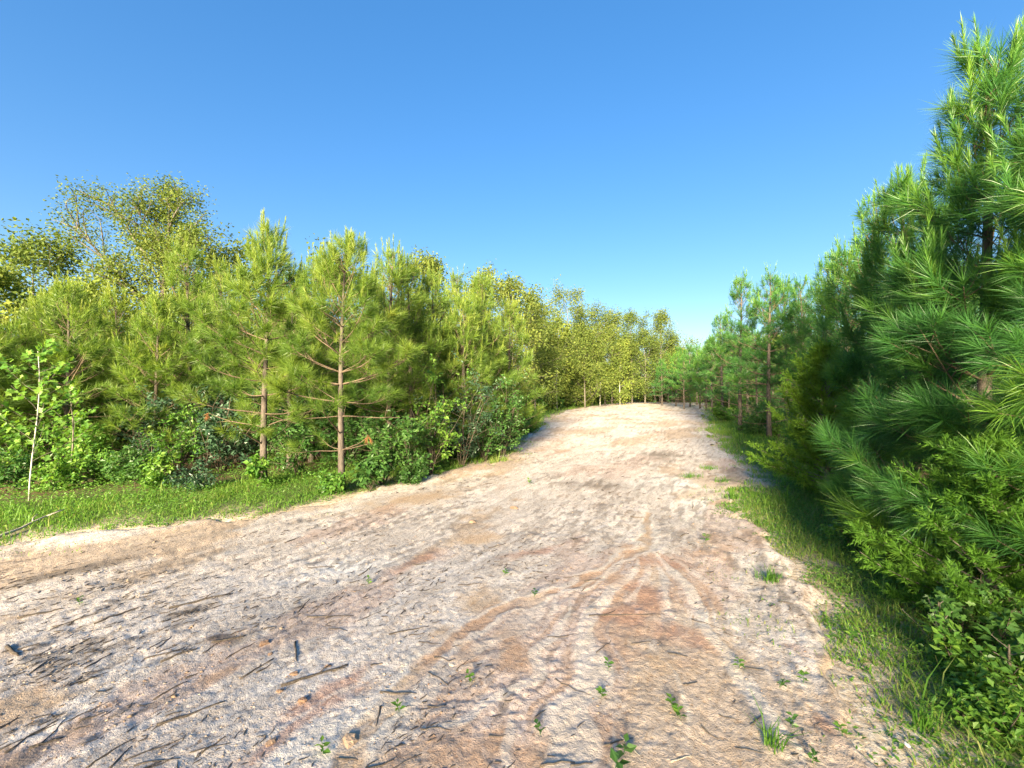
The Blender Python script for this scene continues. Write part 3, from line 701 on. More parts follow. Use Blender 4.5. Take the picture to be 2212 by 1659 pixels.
# ---------------------------------------------------------------- deep rows of both stands (copies)
rng = rng_(7)
def scatter(n, poly, mind, seed, avoid):
    r = rng_(seed); P = np.array(poly); lo = P.min(0); hi = P.max(0); pts = []
    tries = 0
    while len(pts) < n and tries < 20000:
        tries += 1; c = lo + r.random(2) * (hi - lo)
        if not inside(c[None], poly)[0]: continue
        if track_sd(np.array([c[0]]), np.array([c[1]]))[0] > -1.3: continue
        if any((c[0] - a) ** 2 + (c[1] - b) ** 2 < mind ** 2 for a, b in pts): continue
        if any((c[0] - a) ** 2 + (c[1] - b) ** 2 < 1.4 ** 2 for a, b in avoid): continue
        pts.append((c[0], c[1]))
    return pts
front_xy = [(at(a[0], a[1]), a[1]) for a in LEFT_PINES] + [(at(a[0], a[1]), a[1]) for a in RIGHT_PINES]
ptsL = scatter(50, [(-19, 9.5), (-3.0, 11.5), (-0.8, 15.0), (-0.5, 24), (-12, 26), (-30, 22), (-24, 8)], 1.9, 11, front_xy)
for x, y in ptsL:
    p, H0_ = protoL[int(rng.integers(len(protoL)))]; s = rng.uniform(3.6, 4.7) / H0_
    t = thing('pine_tree', 'young pine deep in the left stand behind the front row', 'pine tree', x, y, 'pines deep in the left stand', rng.random() * 6.28, s); copy_parts(p, t)
for i, (x, y) in enumerate([(-9.8, 7.4), (-11.6, 8.6), (-13.5, 7.0), (-12.2, 5.6), (-15.5, 5.0)]):
    p, H0_ = protoL[(i * 2 + 1) % len(protoL)]
    t = thing('pine_tree', 'pine continuing the left stand beyond the left edge of the picture', 'pine tree', x, y, 'pines beyond the left picture edge', i * 1.1, 4.0 / H0_); copy_parts(p, t)
ptsR = [(4.6, -3.6)]
ptsR += scatter(62, [(5.0, -5), (4, -11), (15, -16), (20, 0), (22, 14), (27, 32), (24, 46), (21, 44), (16, 31), (10, 18), (7.2, 11), (6.0, 7.2), (5.6, 4), (5.6, -2)], 1.75, 13, front_xy + [(3.75, 2.62)] + ptsR)
for x, y in ptsR:
    p, H0_ = protoR[int(rng.integers(len(protoR)))]; s = (rng.uniform(4.3, 5.4) if y > 12 else rng.uniform(3.2, 4.1)) / H0_
    t = thing('pine_tree', 'pine deep in the shaded right stand behind the front row', 'pine tree', x, y, 'pines deep in the right stand', rng.random() * 6.28, s); copy_parts(p, t)

# dark far clump right of the track's end
for i, (px, d, py) in enumerate([(662, 40, 358), (676, 38, 352), (690, 37, 345), (700, 34, 348), (655, 44, 362), (684, 33, 356), (668, 46, 352), (645, 50, 360), (678, 47, 348), (697, 42, 344), (706, 31, 346)]):
    p, H0_ = protoR[(i * 3 + 1) % len(protoR)]; H = top_h(py, d)
    t = thing('pine_tree', 'small far pine in the dark clump at the right end of the track', 'pine tree', at(px, d), d, 'far dark pines at the end of the track', i * 1.3, H / H0_); copy_parts(p, t)

# ---------------------------------------------------------------- broadleaf trees
d = 16.0; cx = at(156, d)
def rel(px, py, dy=0.0): return (at(px, d) - cx, dy, top_h(py, d))
t = thing('oak_tree', 'tallest tree on the left, a vine-clad oak with a limb reaching left', 'oak tree', cx, d)
build_broadleaf(t, 401, 9.3, 2.1, .42, 9, .10, 34, 'oak', 'bark_grey', (7, 4), .17, (.2, 0), [
    (rel(50, 206, -.3), .52), (rel(100, 172, .2), .62), (rel(105, 215, .5), .55), (rel(140, 180, -.4), .72), (rel(168, 188, .3), .78), (rel(200, 205, 0), .7), (rel(225, 228, -.5), .62), (rel(238, 255, .4), .52),
    (rel(190, 240, -.8), .58), (rel(120, 240, -.8), .5), (rel(210, 275, -.9), .45)], .22, .34,
    [(rel(150, 295, -.5), .55, 1.0, 1900), (rel(168, 262, -.4), .5, .6, 600), (rel(195, 305, -.2), .7, .9, 1500), (rel(120, 320, -.2), .7, .7, 1000)])
bl_proto = []
BROAD = [  # column, depth, top row, R, seed, mat, bark, label
    (38, 16, 252, 3.0, 411, 'oak', 'thin-crowned broadleaf tree left of the tall oak at the left edge', .3),
    (230, 17, 262, 2.6, 423, 'oak', 'broadleaf crown just right of the tall oak, behind the tufted open-topped pine', .2),
    (335, 15.5, 272, 2.4, 424, 'oak', 'broadleaf foliage showing between the tops of the two bare-trunked pines', .2),
    (-5, 13.5, 285, 2.2, 425, 'leaf_yellow', 'light green broadleaf tree cut by the left picture edge', .15),
    (90, 14, 300, 2.0, 426, 'leaf_yellow', 'light green broadleaf tree below and left of the tall oak', .15),
    (478, 23, 288, 2.6, 427, 'oak', 'broadleaf crown just showing above the bushy pines near the track corner', .2),
    (530, 30, 318, 2.6, 428, 'oak', 'broadleaf tree filling the gap before the sunlit far row', .08),
    (585, 35, 330, 2.6, 429, 'oak', 'olive green tree standing before the tallest far tree', .08),
    (645, 44, 335, 2.6, 431, 'oak', 'low olive tree at the foot of the slim isolated tree', .08),
    (605, 41, 326, 2.6, 432, 'leaf_yellow', 'full-bodied light tree in the middle of the far row', .06),
    (672, 48, 340, 2.4, 433, 'oak', 'low tree right of the slim isolated tree', .08),
    (425, 19, 262, 2.3, 412, 'oak', 'broadleaf crown rising behind the pines in the middle of the left stand', .3),
    (512, 21, 283, 2.2, 413, 'oak', 'broadleaf tree leaning over the right end of the pine row', .3),
    (535, 27, 305, 2.4, 414, 'oak', 'smaller broadleaf tree stepping down from the end of the pine row', .25),
    (566, 37, 298, 3.6, 415, 'oak', 'tallest rounded tree of the sunlit far row', .2),
    (592, 40, 310, 3.0, 416, 'oak', 'sunlit far tree just right of the tallest rounded one', .15),
    (612, 43, 318, 2.9, 417, 'oak', 'low-crowned sunlit far tree near the middle of the far row', .12),
    (632, 45, 313, 2.9, 418, 'oak', 'far tree with flat top left of the slim isolated tree', .15),
    (660, 46, 310, 2.0, 419, 'oak', 'slim isolated far tree standing against the sky', .25),
    (690, 50, 338, 2.6, 420, 'oak', 'thin wispy far tree at the right end of the far row', .35),
    (545, 33, 335, 1.9, 421, 'leaf_yellow', 'low bright yellow-green far tree at the left of the far row', .10),
    (575, 38, 345, 2.2, 422, 'leaf_yellow', 'short bright tree in front of the far row by the track edge', .08),
]
for px, d, py, R, sd_, mat, lab, cb in BROAD:
    H = top_h(py, d)
    t = thing('broadleaf_tree', lab, 'tree', at(px, d), d, 'broadleaf trees behind the clearing')
    far = d > 30
    p = build_broadleaf(t, sd_, H, R, cb * .6, 22, .16 if far else .14, 27 if px != 690 else 6, mat, 'bark_grey', (5, 3), .008 * H, (0, 0), None, .27 if far else .22, .45)
    bl_proto.append((p, H))
# slender white trunks in front of the far row
for i, (px, d, py) in enumerate([(557, 32.5, 318), (600, 39, 345), (620, 41, 340)]):
    H = top_h(py, d); t = thing('slender_tree', ['slender white-trunked tree at the left of the far row', 'thin pale-trunked tree in the middle of the far row', 'thin pale-trunked tree right of the middle of the far row'][i], 'tree', at(px, d), d, 'slender pale-trunked trees in the far row')
    build_broadleaf(t, 430 + i, H, 1.3, .3, 12, .24, 16, 'leaf_yellow', 'bark_white', (4, 3), .038, (0, 0), None, .22, .6)
# woods behind: copies
ptsB = scatter(64, [(-34, 24), (-8, 27), (0, 30), (3, 42), (12, 54), (30, 56), (34, 40), (44, 70), (10, 80), (-40, 60)], 3.2, 17, [])
for x, y in ptsB:
    p, H0_ = bl_proto[int(rng.integers(len(bl_proto)))]; s = rng.uniform(6.0, 8.6) / H0_
    t = thing('broadleaf_tree', 'broadleaf tree in the woods far behind the front rows', 'tree', x, y, 'woods behind the clearing', rng.random() * 6.28, s); copy_parts(p, t)

# unseen trees added behind the viewer to dim the sun on the ground
for i, (x, y) in enumerate([(-6.5, -17), (-3.2, -19.5), (-.5, -16.5), (2.2, -18.5), (4.6, -15.5), (7.5, -17), (10.5, -14.5), (-5, -24), (1, -23), (6, -22), (-10, -22), (13, -18)]):
    if track_sd(np.array([x]), np.array([y]))[0] > -.8: continue
    p, H0_ = bl_proto[(i * 5 + 2) % len(bl_proto)]; s = rng.uniform(6.0, 7.5) / H0_
    t = thing('broadleaf_tree', 'unseen broadleaf tree added behind the viewer to shade the ground', 'tree', x, y, 'unseen shade trees added behind the viewer', i * 1.7, s); copy_parts(p, t)

# ---------------------------------------------------------------- shrubs, left
SHR = [ # column, depth, height, radius, leaf, mat, seed, kind, name, label, stems, nper, ratio
    (182, 8.0, 1.35, .35, .075, 'leaf_bright', 501, 'oval', 'bright green leafy shrub standing alone before dark bluish bushes', 5, 10, .55),
    (150, 8.7, 1.35, .65, .085, 'leaf_blue', 502, 'oval', 'dark bluish bush left of the bright leafy shrub', 8, 10, .5),
    (222, 8.3, 1.3, .7, .09, 'leaf_blue', 503, 'oval', 'dark bluish bush between the bright shrub and the left bare-trunked pine', 9, 10, .5),
    (205, 9.0, 1.6, .6, .09, 'leaf_blue', 504, 'oval', 'tall dark bush behind the bright leafy shrub', 8, 10, .5),
    (298, 8.0, 1.15, .6, .085, 'leaf_mid', 505, 'oval', 'dark leafy bush in the gap between the two bare-trunked pines', 8, 9, .5),
    (382, 7.2, 1.15, .42, .09, 'leaf_mid', 506, 'oval', 'many-stemmed leafy shrub right beside the right bare-trunked pine', 8, 9, .5),
    (405, 7.5, 1.2, .4, .085, 'leaf_mid', 507, 'oval', 'glossy shrub between the many-stemmed shrub and the bright sapling', 6, 9, .5),
    (430, 8.0, 1.8, .5, .075, 'leaf_bright', 508, 'oval', 'tall bright yellow-green sapling at the track edge', 6, 11, .6),
    (462, 8.9, 1.85, .5, .075, 'leaf_blue', 509, 'oval', 'tall greyish green bush just right of the bright sapling', 7, 9, .45),
    (485, 9.6, 1.7, .6, .08, 'leaf_mid', 510, 'oval', 'dark rounded bush at the track corner below the bushy pines', 9, 10, .5),
    (503, 10.4, 1.9, .6, .08, 'leaf_mid', 511, 'oval', 'tall bush at the very right end of the left stand', 8, 10, .5),
    (455, 9.4, 1.1, .6, .08, 'leaf_blue', 512, 'oval', 'low dark bush in the shade behind the corner grass', 8, 8, .5),
    (102, 7.3, .60, .55, .07, 'leaf_bright', 513, 'oval', 'low bright green bush right of the white-barked sapling', 9, 8, .6),
    (132, 7.2, .72, .55, .075, 'leaf_mid', 514, 'lobed', 'low mid-green bush in front of the dark bluish bushes', 9, 8, .6),
    (160, 7.0, .50, .5, .07, 'leaf_bright', 515, 'oval', 'low spreading bush below the bright leafy shrub', 9, 8, .6),
    (60, 6.8, .5, .55, .07, 'leaf_bright', 516, 'oval', 'low leafy bush at the foot of the white-barked sapling', 9, 8, .6),
    (12, 6.8, .6, .6, .07, 'leaf_mid', 517, 'oval', 'low bush at the left picture edge', 9, 8, .6),
    (85, 8.2, 1.0, .7, .08, 'leaf_bright', 518, 'oval', 'yellowish bush round the trunk of the leftmost sunlit pine', 8, 9, .6),
    (30, 8.0, 1.2, .7, .08, 'leaf_bright', 519, 'oval', 'yellowish leafy bush behind the white-barked sapling at left', 8, 9, .6),
    (198, 6.75, .40, .35, .06, 'leaf_blue', 520, 'oval', 'small low bluish bush in the grass left of the bare-trunked pine', 8, 9, .5),
    (258, 6.9, .55, .22, .12, 'leaf_bright', 521, 'oval', 'small large-leaved sprout at the foot of the left bare-trunked pine', 4, 4, .55),
    (330, 6.6, .32, .35, .07, 'leaf_bright', 522, 'oval', 'small leafy clump in the grass between the two bare-trunked pines', 7, 7, .6),
    (370, 6.75, .45, .2, .12, 'leaf_mid', 523, 'oval', 'small large-leaved sprout right of the right bare-trunked pine', 4, 4, .55),
    (412, 7.3, .35, .55, .06, 'leaf_mid', 524, 'oval', 'low creeping bush on the bank below the glossy shrub', 9, 9, .55),
    (512, 12.8, 1.1, .8, .08, 'leaf_bright', 525, 'oval', 'green bush past the corner of the left stand', 9, 9, .6),
    (528, 15.5, .8, .9, .09, 'leaf_bright', 526, 'oval', 'low bright bush beyond the corner, beside the grass', 9, 9, .6),
    (345, 8.6, 1.3, .7, .09, 'leaf_mid', 527, 'oval', 'dark bush behind the right bare-trunked pine', 8, 9, .5),
    (265, 9.2, 1.5, .8, .09, 'leaf_blue', 528, 'oval', 'dark bush behind the left bare-trunked pine', 8, 9, .5),
]
shr_proto = []
for px, d, H, R, lf, mat, sd_, kind, lab, st, npr, ratio in SHR:
    t = thing('shrub', lab, 'shrub', at(px, d), d, 'shrubs along the left stand')
    p = build_shrub(t, sd_, H, R, st, lf, int(npr * 1.35), mat, 'stem', (6, 3) if H > .6 else (4, 3), kind, .12, .5, .95, .035, ratio)
    shr_proto.append((p, H))
# right side bushes
SHR2 = [
    (962, 2.75, .5, .32, .055, 'leaf_mid', 551, 'lobed', 'oak-leaved bush under the olive cedar at lower right', 6, 6, .75),
    (938, 3.5, .45, .36, .06, 'leaf_bright', 552, 'oval', 'bright bush with a few yellow leaves below the cedars', 7, 7, .5),
    (1000, 2.5, .45, .35, .06, 'leaf_mid', 553, 'oval', 'dark broad-leaved plant at the lower right picture edge', 6, 5, .7),
    (990, 2.05, .28, .35, .04, 'leaf_bright', 554, 'oval', 'low small-leaved bush in the bottom right corner', 8, 8, .55),
    (880, 4.4, .5, .4, .06, 'leaf_blue', 555, 'oval', 'dark low bush in the shadow between the two cedars', 8, 8, .5),
    (815, 6.6, .4, .45, .05, 'leaf_bright', 556, 'oval', 'small bright bush at the grass side of the feathery cedar', 8, 8, .5),
    (800, 9.5, .7, .7, .08, 'leaf_mid', 557, 'oval', 'low bush behind the feathery cedar at the tree line', 8, 8, .5),
    (755, 14.6, .8, .8, .10, 'leaf_mid', 558, 'oval', 'low bush among the bare right trunks', 8, 8, .5),
    (725, 20, .9, 1.0, .12, 'leaf_bright', 559, 'oval', 'low bush at the far right track edge', 8, 8, .5),
    (915, 3.3, .36, .28, .05, 'leaf_bright', 562, 'oval', 'fresh green bush spilling towards the dirt below the two cedars', 8, 8, .55),
    (972, 2.35, .3, .28, .05, 'leaf_bright', 563, 'oval', 'vine-like light green bush left of the dark broad-leaved plant', 8, 8, .6),
    (858, 4.3, .45, .4, .05, 'leaf_bright', 564, 'oval', 'light green bush on the verge in front of the feathery cedar', 8, 8, .55),
    (905, 3.9, .42, .35, .055, 'leaf_mid', 560, 'oval', 'low bush at the edge of the grass below the bright cedar', 7, 8, .5),
    (1010, 3.3, 1.2, .6, .07, 'leaf_mid', 561, 'oval', 'shadowed bush at the right picture edge behind the oak-leaved bush', 8, 8, .5),
]
for px, d, H, R, lf, mat, sd_, kind, lab, st, npr, ratio in SHR2:
    t = thing('shrub', lab, 'shrub', at(px, d), d, 'shrubs along the right stand')
    p = build_shrub(t, sd_, H, R, st, lf, int(npr * 1.35), mat, 'stem', (6, 3) if H > .5 else (4, 3), kind, .12, .5, .95, .03, ratio)
    if d > 6: shr_proto.append((p, H))
# understory copies inside both stands and below the far row
def understory(pts, lab, grp, hr):
    for x, y in pts:
        p, H0_ = shr_proto[int(rng.integers(len(shr_proto)))]; s = rng.uniform(*hr) / H0_; s = min(s, 2.6)
        t = thing('shrub', lab, 'shrub', x, y, grp, rng.random() * 6.28, s); copy_parts(p, t)
understory([(-8.6, 6.9), (-9.4, 6.2), (-10.6, 6.9), (-11.6, 6.2), (-12.8, 4.9), (-14.3, 4.2)], 'low bush continuing the left undergrowth beyond the left edge of the picture', 'bushes beyond the left picture edge', (.6, 1.1))
understory(scatter(46, [(-14, 8.3), (-4.2, 8.6), (-1.2, 11), (-0.4, 14), (-3, 17), (-14, 15), (-18, 9)], 1.0, 23, []), 'dark undergrowth bush in the shade inside the left stand', 'undergrowth inside the left stand', (1.0, 1.7))
understory([(2.0, 30), (3.1, 33.3), (4.3, 36.4), (5.7, 39.4), (7.3, 42.8), (9.4, 45.6), (11.4, 48.4), (13.8, 50.4), (16.4, 51.8), (19, 51.8), (1.2, 27), (2.6, 31.6), (5.0, 38), (6.4, 41.2), (8.3, 44.4), (10.4, 47), (12.6, 49.6), (15, 51.2)], 'leafy bush along the foot of the sunlit far row beside the track', 'bushes lining the far edge of the track', (1.0, 1.7))
understory([(22.6, 47.6), (22.4, 45), (21, 42.4), (19.6, 39.8), (21.4, 49.5), (18.2, 37.4)], 'dark low bush at the right far end of the track', 'bushes at the right far end of the track', (1.3, 2.0))
understory(scatter(30, [(5.2, 3), (6.5, 9), (11, 20), (18, 33), (22, 33), (15, 18), (9, 5), (7, 1)], 1.2, 29, []), 'low undergrowth bush in the shade inside the right stand', 'undergrowth inside the right stand', (.6, 1.2))
understory(scatter(85, [(1.0, 26), (2.6, 32), (8, 45), (13, 50), (20, 51), (24, 44), (30, 54), (10, 58), (-3, 36)], 1.1, 31, []), 'undergrowth bush below the far tree row', 'undergrowth below the far row', (1.4, 2.8))
understory(scatter(46, [(15.6, 33), (18.6, 39), (20.6, 45), (16, 51), (22, 54), (30, 50), (22, 33)], .9, 37, []), 'low bush filling the foot of the dark clump at the right end of the track', 'bushes at the foot of the far dark clump', (1.2, 2.4))

# ---------------------------------------------------------------- grass and weeds (uncountable)
def blades(g, rng, x, y, z, h, w_, tint, lean=.35):
    k = len(x); a = rng.random(k) * 6.283; d = np.stack([np.cos(a), np.sin(a), np.zeros(k)], 1); sdv = np.stack([-np.sin(a), np.cos(a), np.zeros(k)], 1) * (w_ * .5)[:, None]
    b = np.stack([x, y, z - .01], 1); ln = lean * (0.3 + rng.random(k)) * h
    mid = b + d * (ln * .3)[:, None]; mid[:, 2] += h * .6; tip = b + d * ln[:, None]; tip[:, 2] += h * (1 - .2 * rng.random(k))
    v = np.stack([b - sdv, b + sdv, mid + sdv * .8, mid - sdv * .8, tip], 1).reshape(-1, 3); o = np.arange(k)[:, None] * 5
    g.add(v, o + [[0, 1, 2, 3]], o + [[3, 2, 4]], np.repeat(tint, 5))
def band(n, x0, x1, y0, y1, lo, hi, seed, patch=.4, yw=1.0):
    r = rng_(seed); x = r.uniform(x0, x1, n); y = y0 + (y1 - y0) * r.random(n) ** yw
    s = track_sd(x, y) + edge_noise(x, y)
    k = (s > lo) & (s < hi) & (fbm(x * 1.4, y * 1.4, seed, 3) > patch * r.random(n) * 1.6)
    k &= ((s < 0.0) & ((s < -.5) | (fbm(x * 1.7, y * 1.7, seed + 41, 3) > .40))) | (r.random(n) < np.exp(-np.maximum(s, 0) / .28) * .9 * smooth(.46, .62, fbm(x * 2.1, y * 2.1, seed + 40, 3)))
    return x[k], y[k], s[k]
gg = Geo(); rg = rng_(88)
for (n, x0, x1, y0, y1, lo, hi, h0, sd_, wd, tb) in [
        (85000, -9.5, -1.0, 3.2, 9.2, -1.9, .8, .065, 61, .008, .45),
        (40000, -1.6, 1.6, 8.0, 20, -1.9, .5, .12, 62, .012, .55),
        (22000, 0.0, 12, 19, 52, -3.0, .4, .17, 63, .02, .5),
        (110000, 1.2, 4.8, 0.6, 7, -1.7, .8, .065, 64, .007, .55),
        (60000, 3.0, 10, 6, 20, -1.8, .5, .12, 65, .012, .45),
        (12000, 9, 22, 20, 48, -2.4, .4, .17, 66, .02, .40)]:
    x, y, s = band(n, x0, x1, y0, y1, lo, hi, sd_)
    k = len(x); h = h0 * rg.uniform(.5, 1.5, k) * (0.45 + .55 * smooth(.25, -.35, s)) * np.where(rg.random(k) < .03, 2.4, 1) * (.45 + 1.2 * fbm(x * 2.3, y * 2.3, 93, 3))
    t = np.clip(tb + .5 * (fbm(x * 1.1, y * 1.1, 91, 3) - .5) + rg.normal(0, .13, k) + np.where(rg.random(k) < .08, .6, 0), 0, 1)
    blades(gg, rg, x, y, Hg(x, y) - .01, h, wd * rg.uniform(.7, 1.3, k), t, .95)
tag(ob('grass', gg.mesh('grass', M['grass'])), 'short green grass growing along both edges of the dirt clearing', 'grass', kind='stuff')

wg = Geo(); rw = rng_(89)
for (n, x0, x1, y0, y1, lo, hi, sd_, LL, zt, tb) in [
        (80000, -9.5, -1.0, 3.4, 9.5, -2.9, .25, 71, .034, .2, .5), (9000, -1.5, 2, 8, 20, -2.5, -.3, 72, .06, .2, .5), (9000, 0, 12, 20, 52, -3.5, -.2, 73, .12, .4, .5),
        (90000, 1.3, 5.0, .6, 7.5, -2.2, .35, 74, .026, .2, .5), (9000, 3.2, 10, 6.5, 20, -2.4, -.4, 75, .06, .25, .4)]:
    x, y, s = band(n, x0, x1, y0, y1, lo, hi, sd_, .55)
    k = len(x); z = Hg(x, y) + rw.random(k) ** 1.3 * zt * (.12 + .88 * smooth(-.1, -1.1, s)) * (.4 + 1.2 * fbm(x * 1.7, y * 1.7, 95, 3))
    leaves(wg, np.stack([x, y, z], 1), rw.normal(size=(k, 3)) * [1, 1, .4], rw.normal(size=(k, 3)) * .5 + [0, 0, 1], LL * rw.uniform(.6, 1.3, k), LL * .6 * rw.uniform(.6, 1.2, k), np.clip(tb + .45 * (fbm(x, y, 96, 3) - .5) + rw.normal(0, .14, k), 0, 1))
tag(ob('weeds', wg.mesh('weeds', M['leaf_bright'])), 'low leafy weeds carpeting the strips between grass and trees', 'weeds', kind='stuff')

# grass tufts standing on the bare dirt
TUFT = [(1490, 1030, .32, 'green grass tuft on the dirt in front of the far right bushes'), (1585, 1075, .26, 'small grass tuft on dirt nearest the right grass strip'), (1660, 1252, .16, 'grass tuft on pale dirt at the right, nearer the camera'),
        (1665, 1605, .10, 'tall thin dark grass tuft at the bottom right of the dirt'), (1990, 1560, .13, 'long pale grass tuft leaning at the lower right edge'), (1530, 1010, .3, 'sparse grass tuft beside the far green tuft'), (1560, 1040, .2, 'low grass tuft left of the right grass strip')]
for i, (px, py, r_, lab) in enumerate(TUFT):
    c = gq(px, py); rr = rng_(900 + i); k = 110 if r_ > .15 else 34
    e = thing('grass_tuft', lab, 'grass tuft', c[0], c[1], 'grass tufts on the bare dirt', z=track_z(*c))
    g = Geo(); a = rr.random(k) * 6.283; q_ = rr.random(k) ** .8 * r_ * (.7 if py < 1500 else .45)
    hh = (.13 if py > 1500 else .11) * rr.uniform(.5, 1.6, k) * (.85 if 'tall' in lab or 'long' in lab else .75)
    blades(g, rr, q_ * np.cos(a), q_ * np.sin(a) * .8, np.zeros(k) - .01, hh, np.full(k, .0065), np.clip(rr.normal(.25 if py < 1500 else .08, .14, k), 0, 1), .9)
    ob('blades', g.mesh('tuft_blades', M['grass']), e)

# ---------------------------------------------------------------- seedlings with single leaves as parts
def leaf_mesh(name, mat, kind, L, W, tint=.5, cup=.18):
    g = Geo(); leaves(g, np.zeros((1, 3)), np.array([[1., 0, 0]]), np.array([[0, 0, 1.]]), L, W, np.array([tint]), kind, cup); return g.mesh(name, M[mat])
LEAFM = {('b', i): leaf_mesh('leaf', 'leaf_bright', 'oval', 1, .6, .35 + .2 * i) for i in range(3)}
LEAFM.update({('m', i): leaf_mesh('leaf', 'leaf_mid', 'oval', 1, .65, .4 + .2 * i) for i in range(3)})
LEAFM.update({('s', i): leaf_mesh('leaf', 'leaf_bright', 'lobed', 1, 1.0, .35 + .22 * i, .12) for i in range(3)})
LEAFM.update({('o', i): leaf_mesh('leaf', 'leaf_mid', 'lobed', 1, .7, .4 + .2 * i, .12) for i in range(3)})
def put_leaf(key, parent, p, d, n, s, rr, name='leaf'):
    o = ob(name, LEAFM[(key, int(rr.integers(3)))], parent)
    d = unit(d); sd2 = unit(np.cross(n, d)); n2 = np.cross(d, sd2)
    o.matrix_local = Matrix(((d[0] * s, sd2[0] * s, n2[0] * s, p[0]), (d[1] * s, sd2[1] * s, n2[1] * s, p[1]), (d[2] * s, sd2[2] * s, n2[2] * s, p[2]), (0, 0, 0, 1))); return o
def seedling(px, py, h, nl_, ls, lab, key='b'):
    c = gq(px, py); z = track_z(*c); rr = rng_(int(px * 7 + py))
    e = thing('seedling', lab, 'seedling', c[0], c[1], 'green seedlings sprouting on the dirt', z=z)
    g = Geo(); tip = np.array([rr.normal(0, .15) * h, rr.normal(0, .15) * h, h]); path = bend_path([0, 0, -.01], tip, h, 4, 0, .08, rr); g.tube(path, [.0025, .002, .0018, .0012], 4); st = ob('stem', g.mesh('seedling_stem', M['leaf_mid']), e)
    for i in range(nl_):
        p, _ = on_path(path, .25 + .75 * (i + 1) / nl_); a = i * 2.4 + rr.normal(0, .3)
        put_leaf(key, e, p, np.array([cos(a), sin(a), rr.uniform(-.1, .7)]), np.array([0, 0, 1.]) + rr.normal(0, .3, 3), ls * rr.uniform(.7, 1.25), rr)
SEED = [(1420, 2037, 'seedling with small leaves left of the silt fan'), (1822, 2005, 'bright upright seedling on tan silt, upper one of two'), (1803, 2086, 'bright compact seedling on tan silt, lower one of two'), (2014, 2113, 'bright seedling on the pale dirt at lower right of centre'),
        (2039, 2146, 'tiny seedling just below another bright one'), (1513, 1725, 'tiny bright seedling above the brown silt patch'), (1602, 1792, 'dull seedling beside the main rill'), (2112, 1627, 'seedling with upright leaves right of the red patch'), (1622, 2194, 'tiny dark seedling low in the middle'),
        (1842, 2290, 'dark glossy seedling with large leaves at the bottom edge'), (1868, 2245, 'single glossy sprout beside the large-leaved one'), (2215, 2000, 'seedling with a row of leaves lower right'), (2405, 2045, 'thin bluish seedling on pale dirt at right'), (2331, 2052, 'dark seedling left of the thin bluish one'),
        (2372, 2175, 'small thin seedling above the tall dark tuft'), (2522, 2204, 'bright low seedling beside the reddish soil at lower right'), (2427, 2280, 'dark spiky seedling at the bottom right'), (2487, 1930, 'withered brownish seedling at the right dirt edge'), (2545, 1915, 'bright seedling beside the withered one'),
        (1108, 1750, 'thin seedling left of the rill on pale ground'), (245, 1815, 'small upright seedling far left on scraped ground'), (975, 2245, 'small seedling at the bottom left of centre'), (1200, 2125, 'low sprig beside the lower rill'), (1590, 1455, 'small seedling farther up the track'), (1185, 1450, 'seedling on the dirt in front of the left bank')]
for px, py, lab in SEED:
    k = .72005; big = 'large' in lab or 'glossy' in lab
    near = py > 1700
    seedling(px * k, py * k, .06 if near else .10, 4 if big else 7, (.058 if big else .034) if near else .06, lab, 'm' if big or 'dark' in lab or 'dull' in lab else 'b')

# ---------------------------------------------------------------- white-barked sapling at the left, leaf by leaf
def leafy_sapling(name, lab, px, d, H, nbr, R, key, ls, barkm, seed, per, zlo=.3, group=None, cat='sapling', trunk_r=.02):
    rr = rng_(seed); t = thing(name, lab, cat, at(px, d), d, group)
    n = 8; z = np.linspace(0, 1, n); tr = np.stack([.018 * H * np.sin(z * 4.5 + seed), .018 * H * np.cos(z * 3.2 + seed) , z * H - .03], 1); tr[:, :2] -= tr[0, :2]
    ob('trunk', Geo().tube(tr, trunk_r * (1 - z) ** .7 + .004, 7).mesh('sapling_trunk', M[barkm], True), t)
    for b in range(nbr):
        f = zlo + (1 - zlo) * (b + rr.random() * .6) / nbr; f = min(f, .97); p0, _ = on_path(tr, f); a = b * 2.4 + rr.normal(0, .3); L = R * (1.15 - f * .75) * rr.uniform(.7, 1.2)
        path = bend_path(p0, [cos(a) * .8, sin(a) * .8, .65], L, 6, .1, .08, rr, .1)
        bo = ob('branch', Geo().tube(path, np.linspace(trunk_r * .24 + .001, .002, 6), 4, False).mesh('sapling_branch', M['bark_grey'], True), t)
        for j in range(per):
            q_, dd = on_path(path, rr.uniform(.3, 1)); dv = unit(dd * .5 + rr.normal(0, .7, 3) + [0, 0, -.15])
            q_ = q_ + dv * .03
            put_leaf(key, bo, q_, dv, np.array([0.1, -.35, 1.]) + rr.normal(0, .45, 3), ls * rr.uniform(.6, 1.2), rr)
leafy_sapling('sycamore_sapling', 'slender white-barked sapling with large pale leaves at the left', 30, 6.1, 2.15, 20, .8, 's', .088, 'bark_white', 601, 22, .25, trunk_r=.0065)
leafy_sapling('sapling', 'yellow-green sapling in front of the leftmost sunlit pine trunk', 70, 7.6, 1.55, 10, .55, 's', .09, 'bark_grey', 602, 16, .45, trunk_r=.012)
leafy_sapling('oak_sprout', 'knee-high oak sprout with lobed leaves at the lower right strip', 935, 2.55, .40, 9, .22, 'o', .062, 'stem', 603, 8, .2, trunk_r=.006)
leafy_sapling('broadleaf_sprout', 'sprout with broad rounded leaves at right picture edge above the corner', 1006, 2.3, .30, 7, .2, 'm', .065, 'stem', 604, 7, .2, trunk_r=.006)

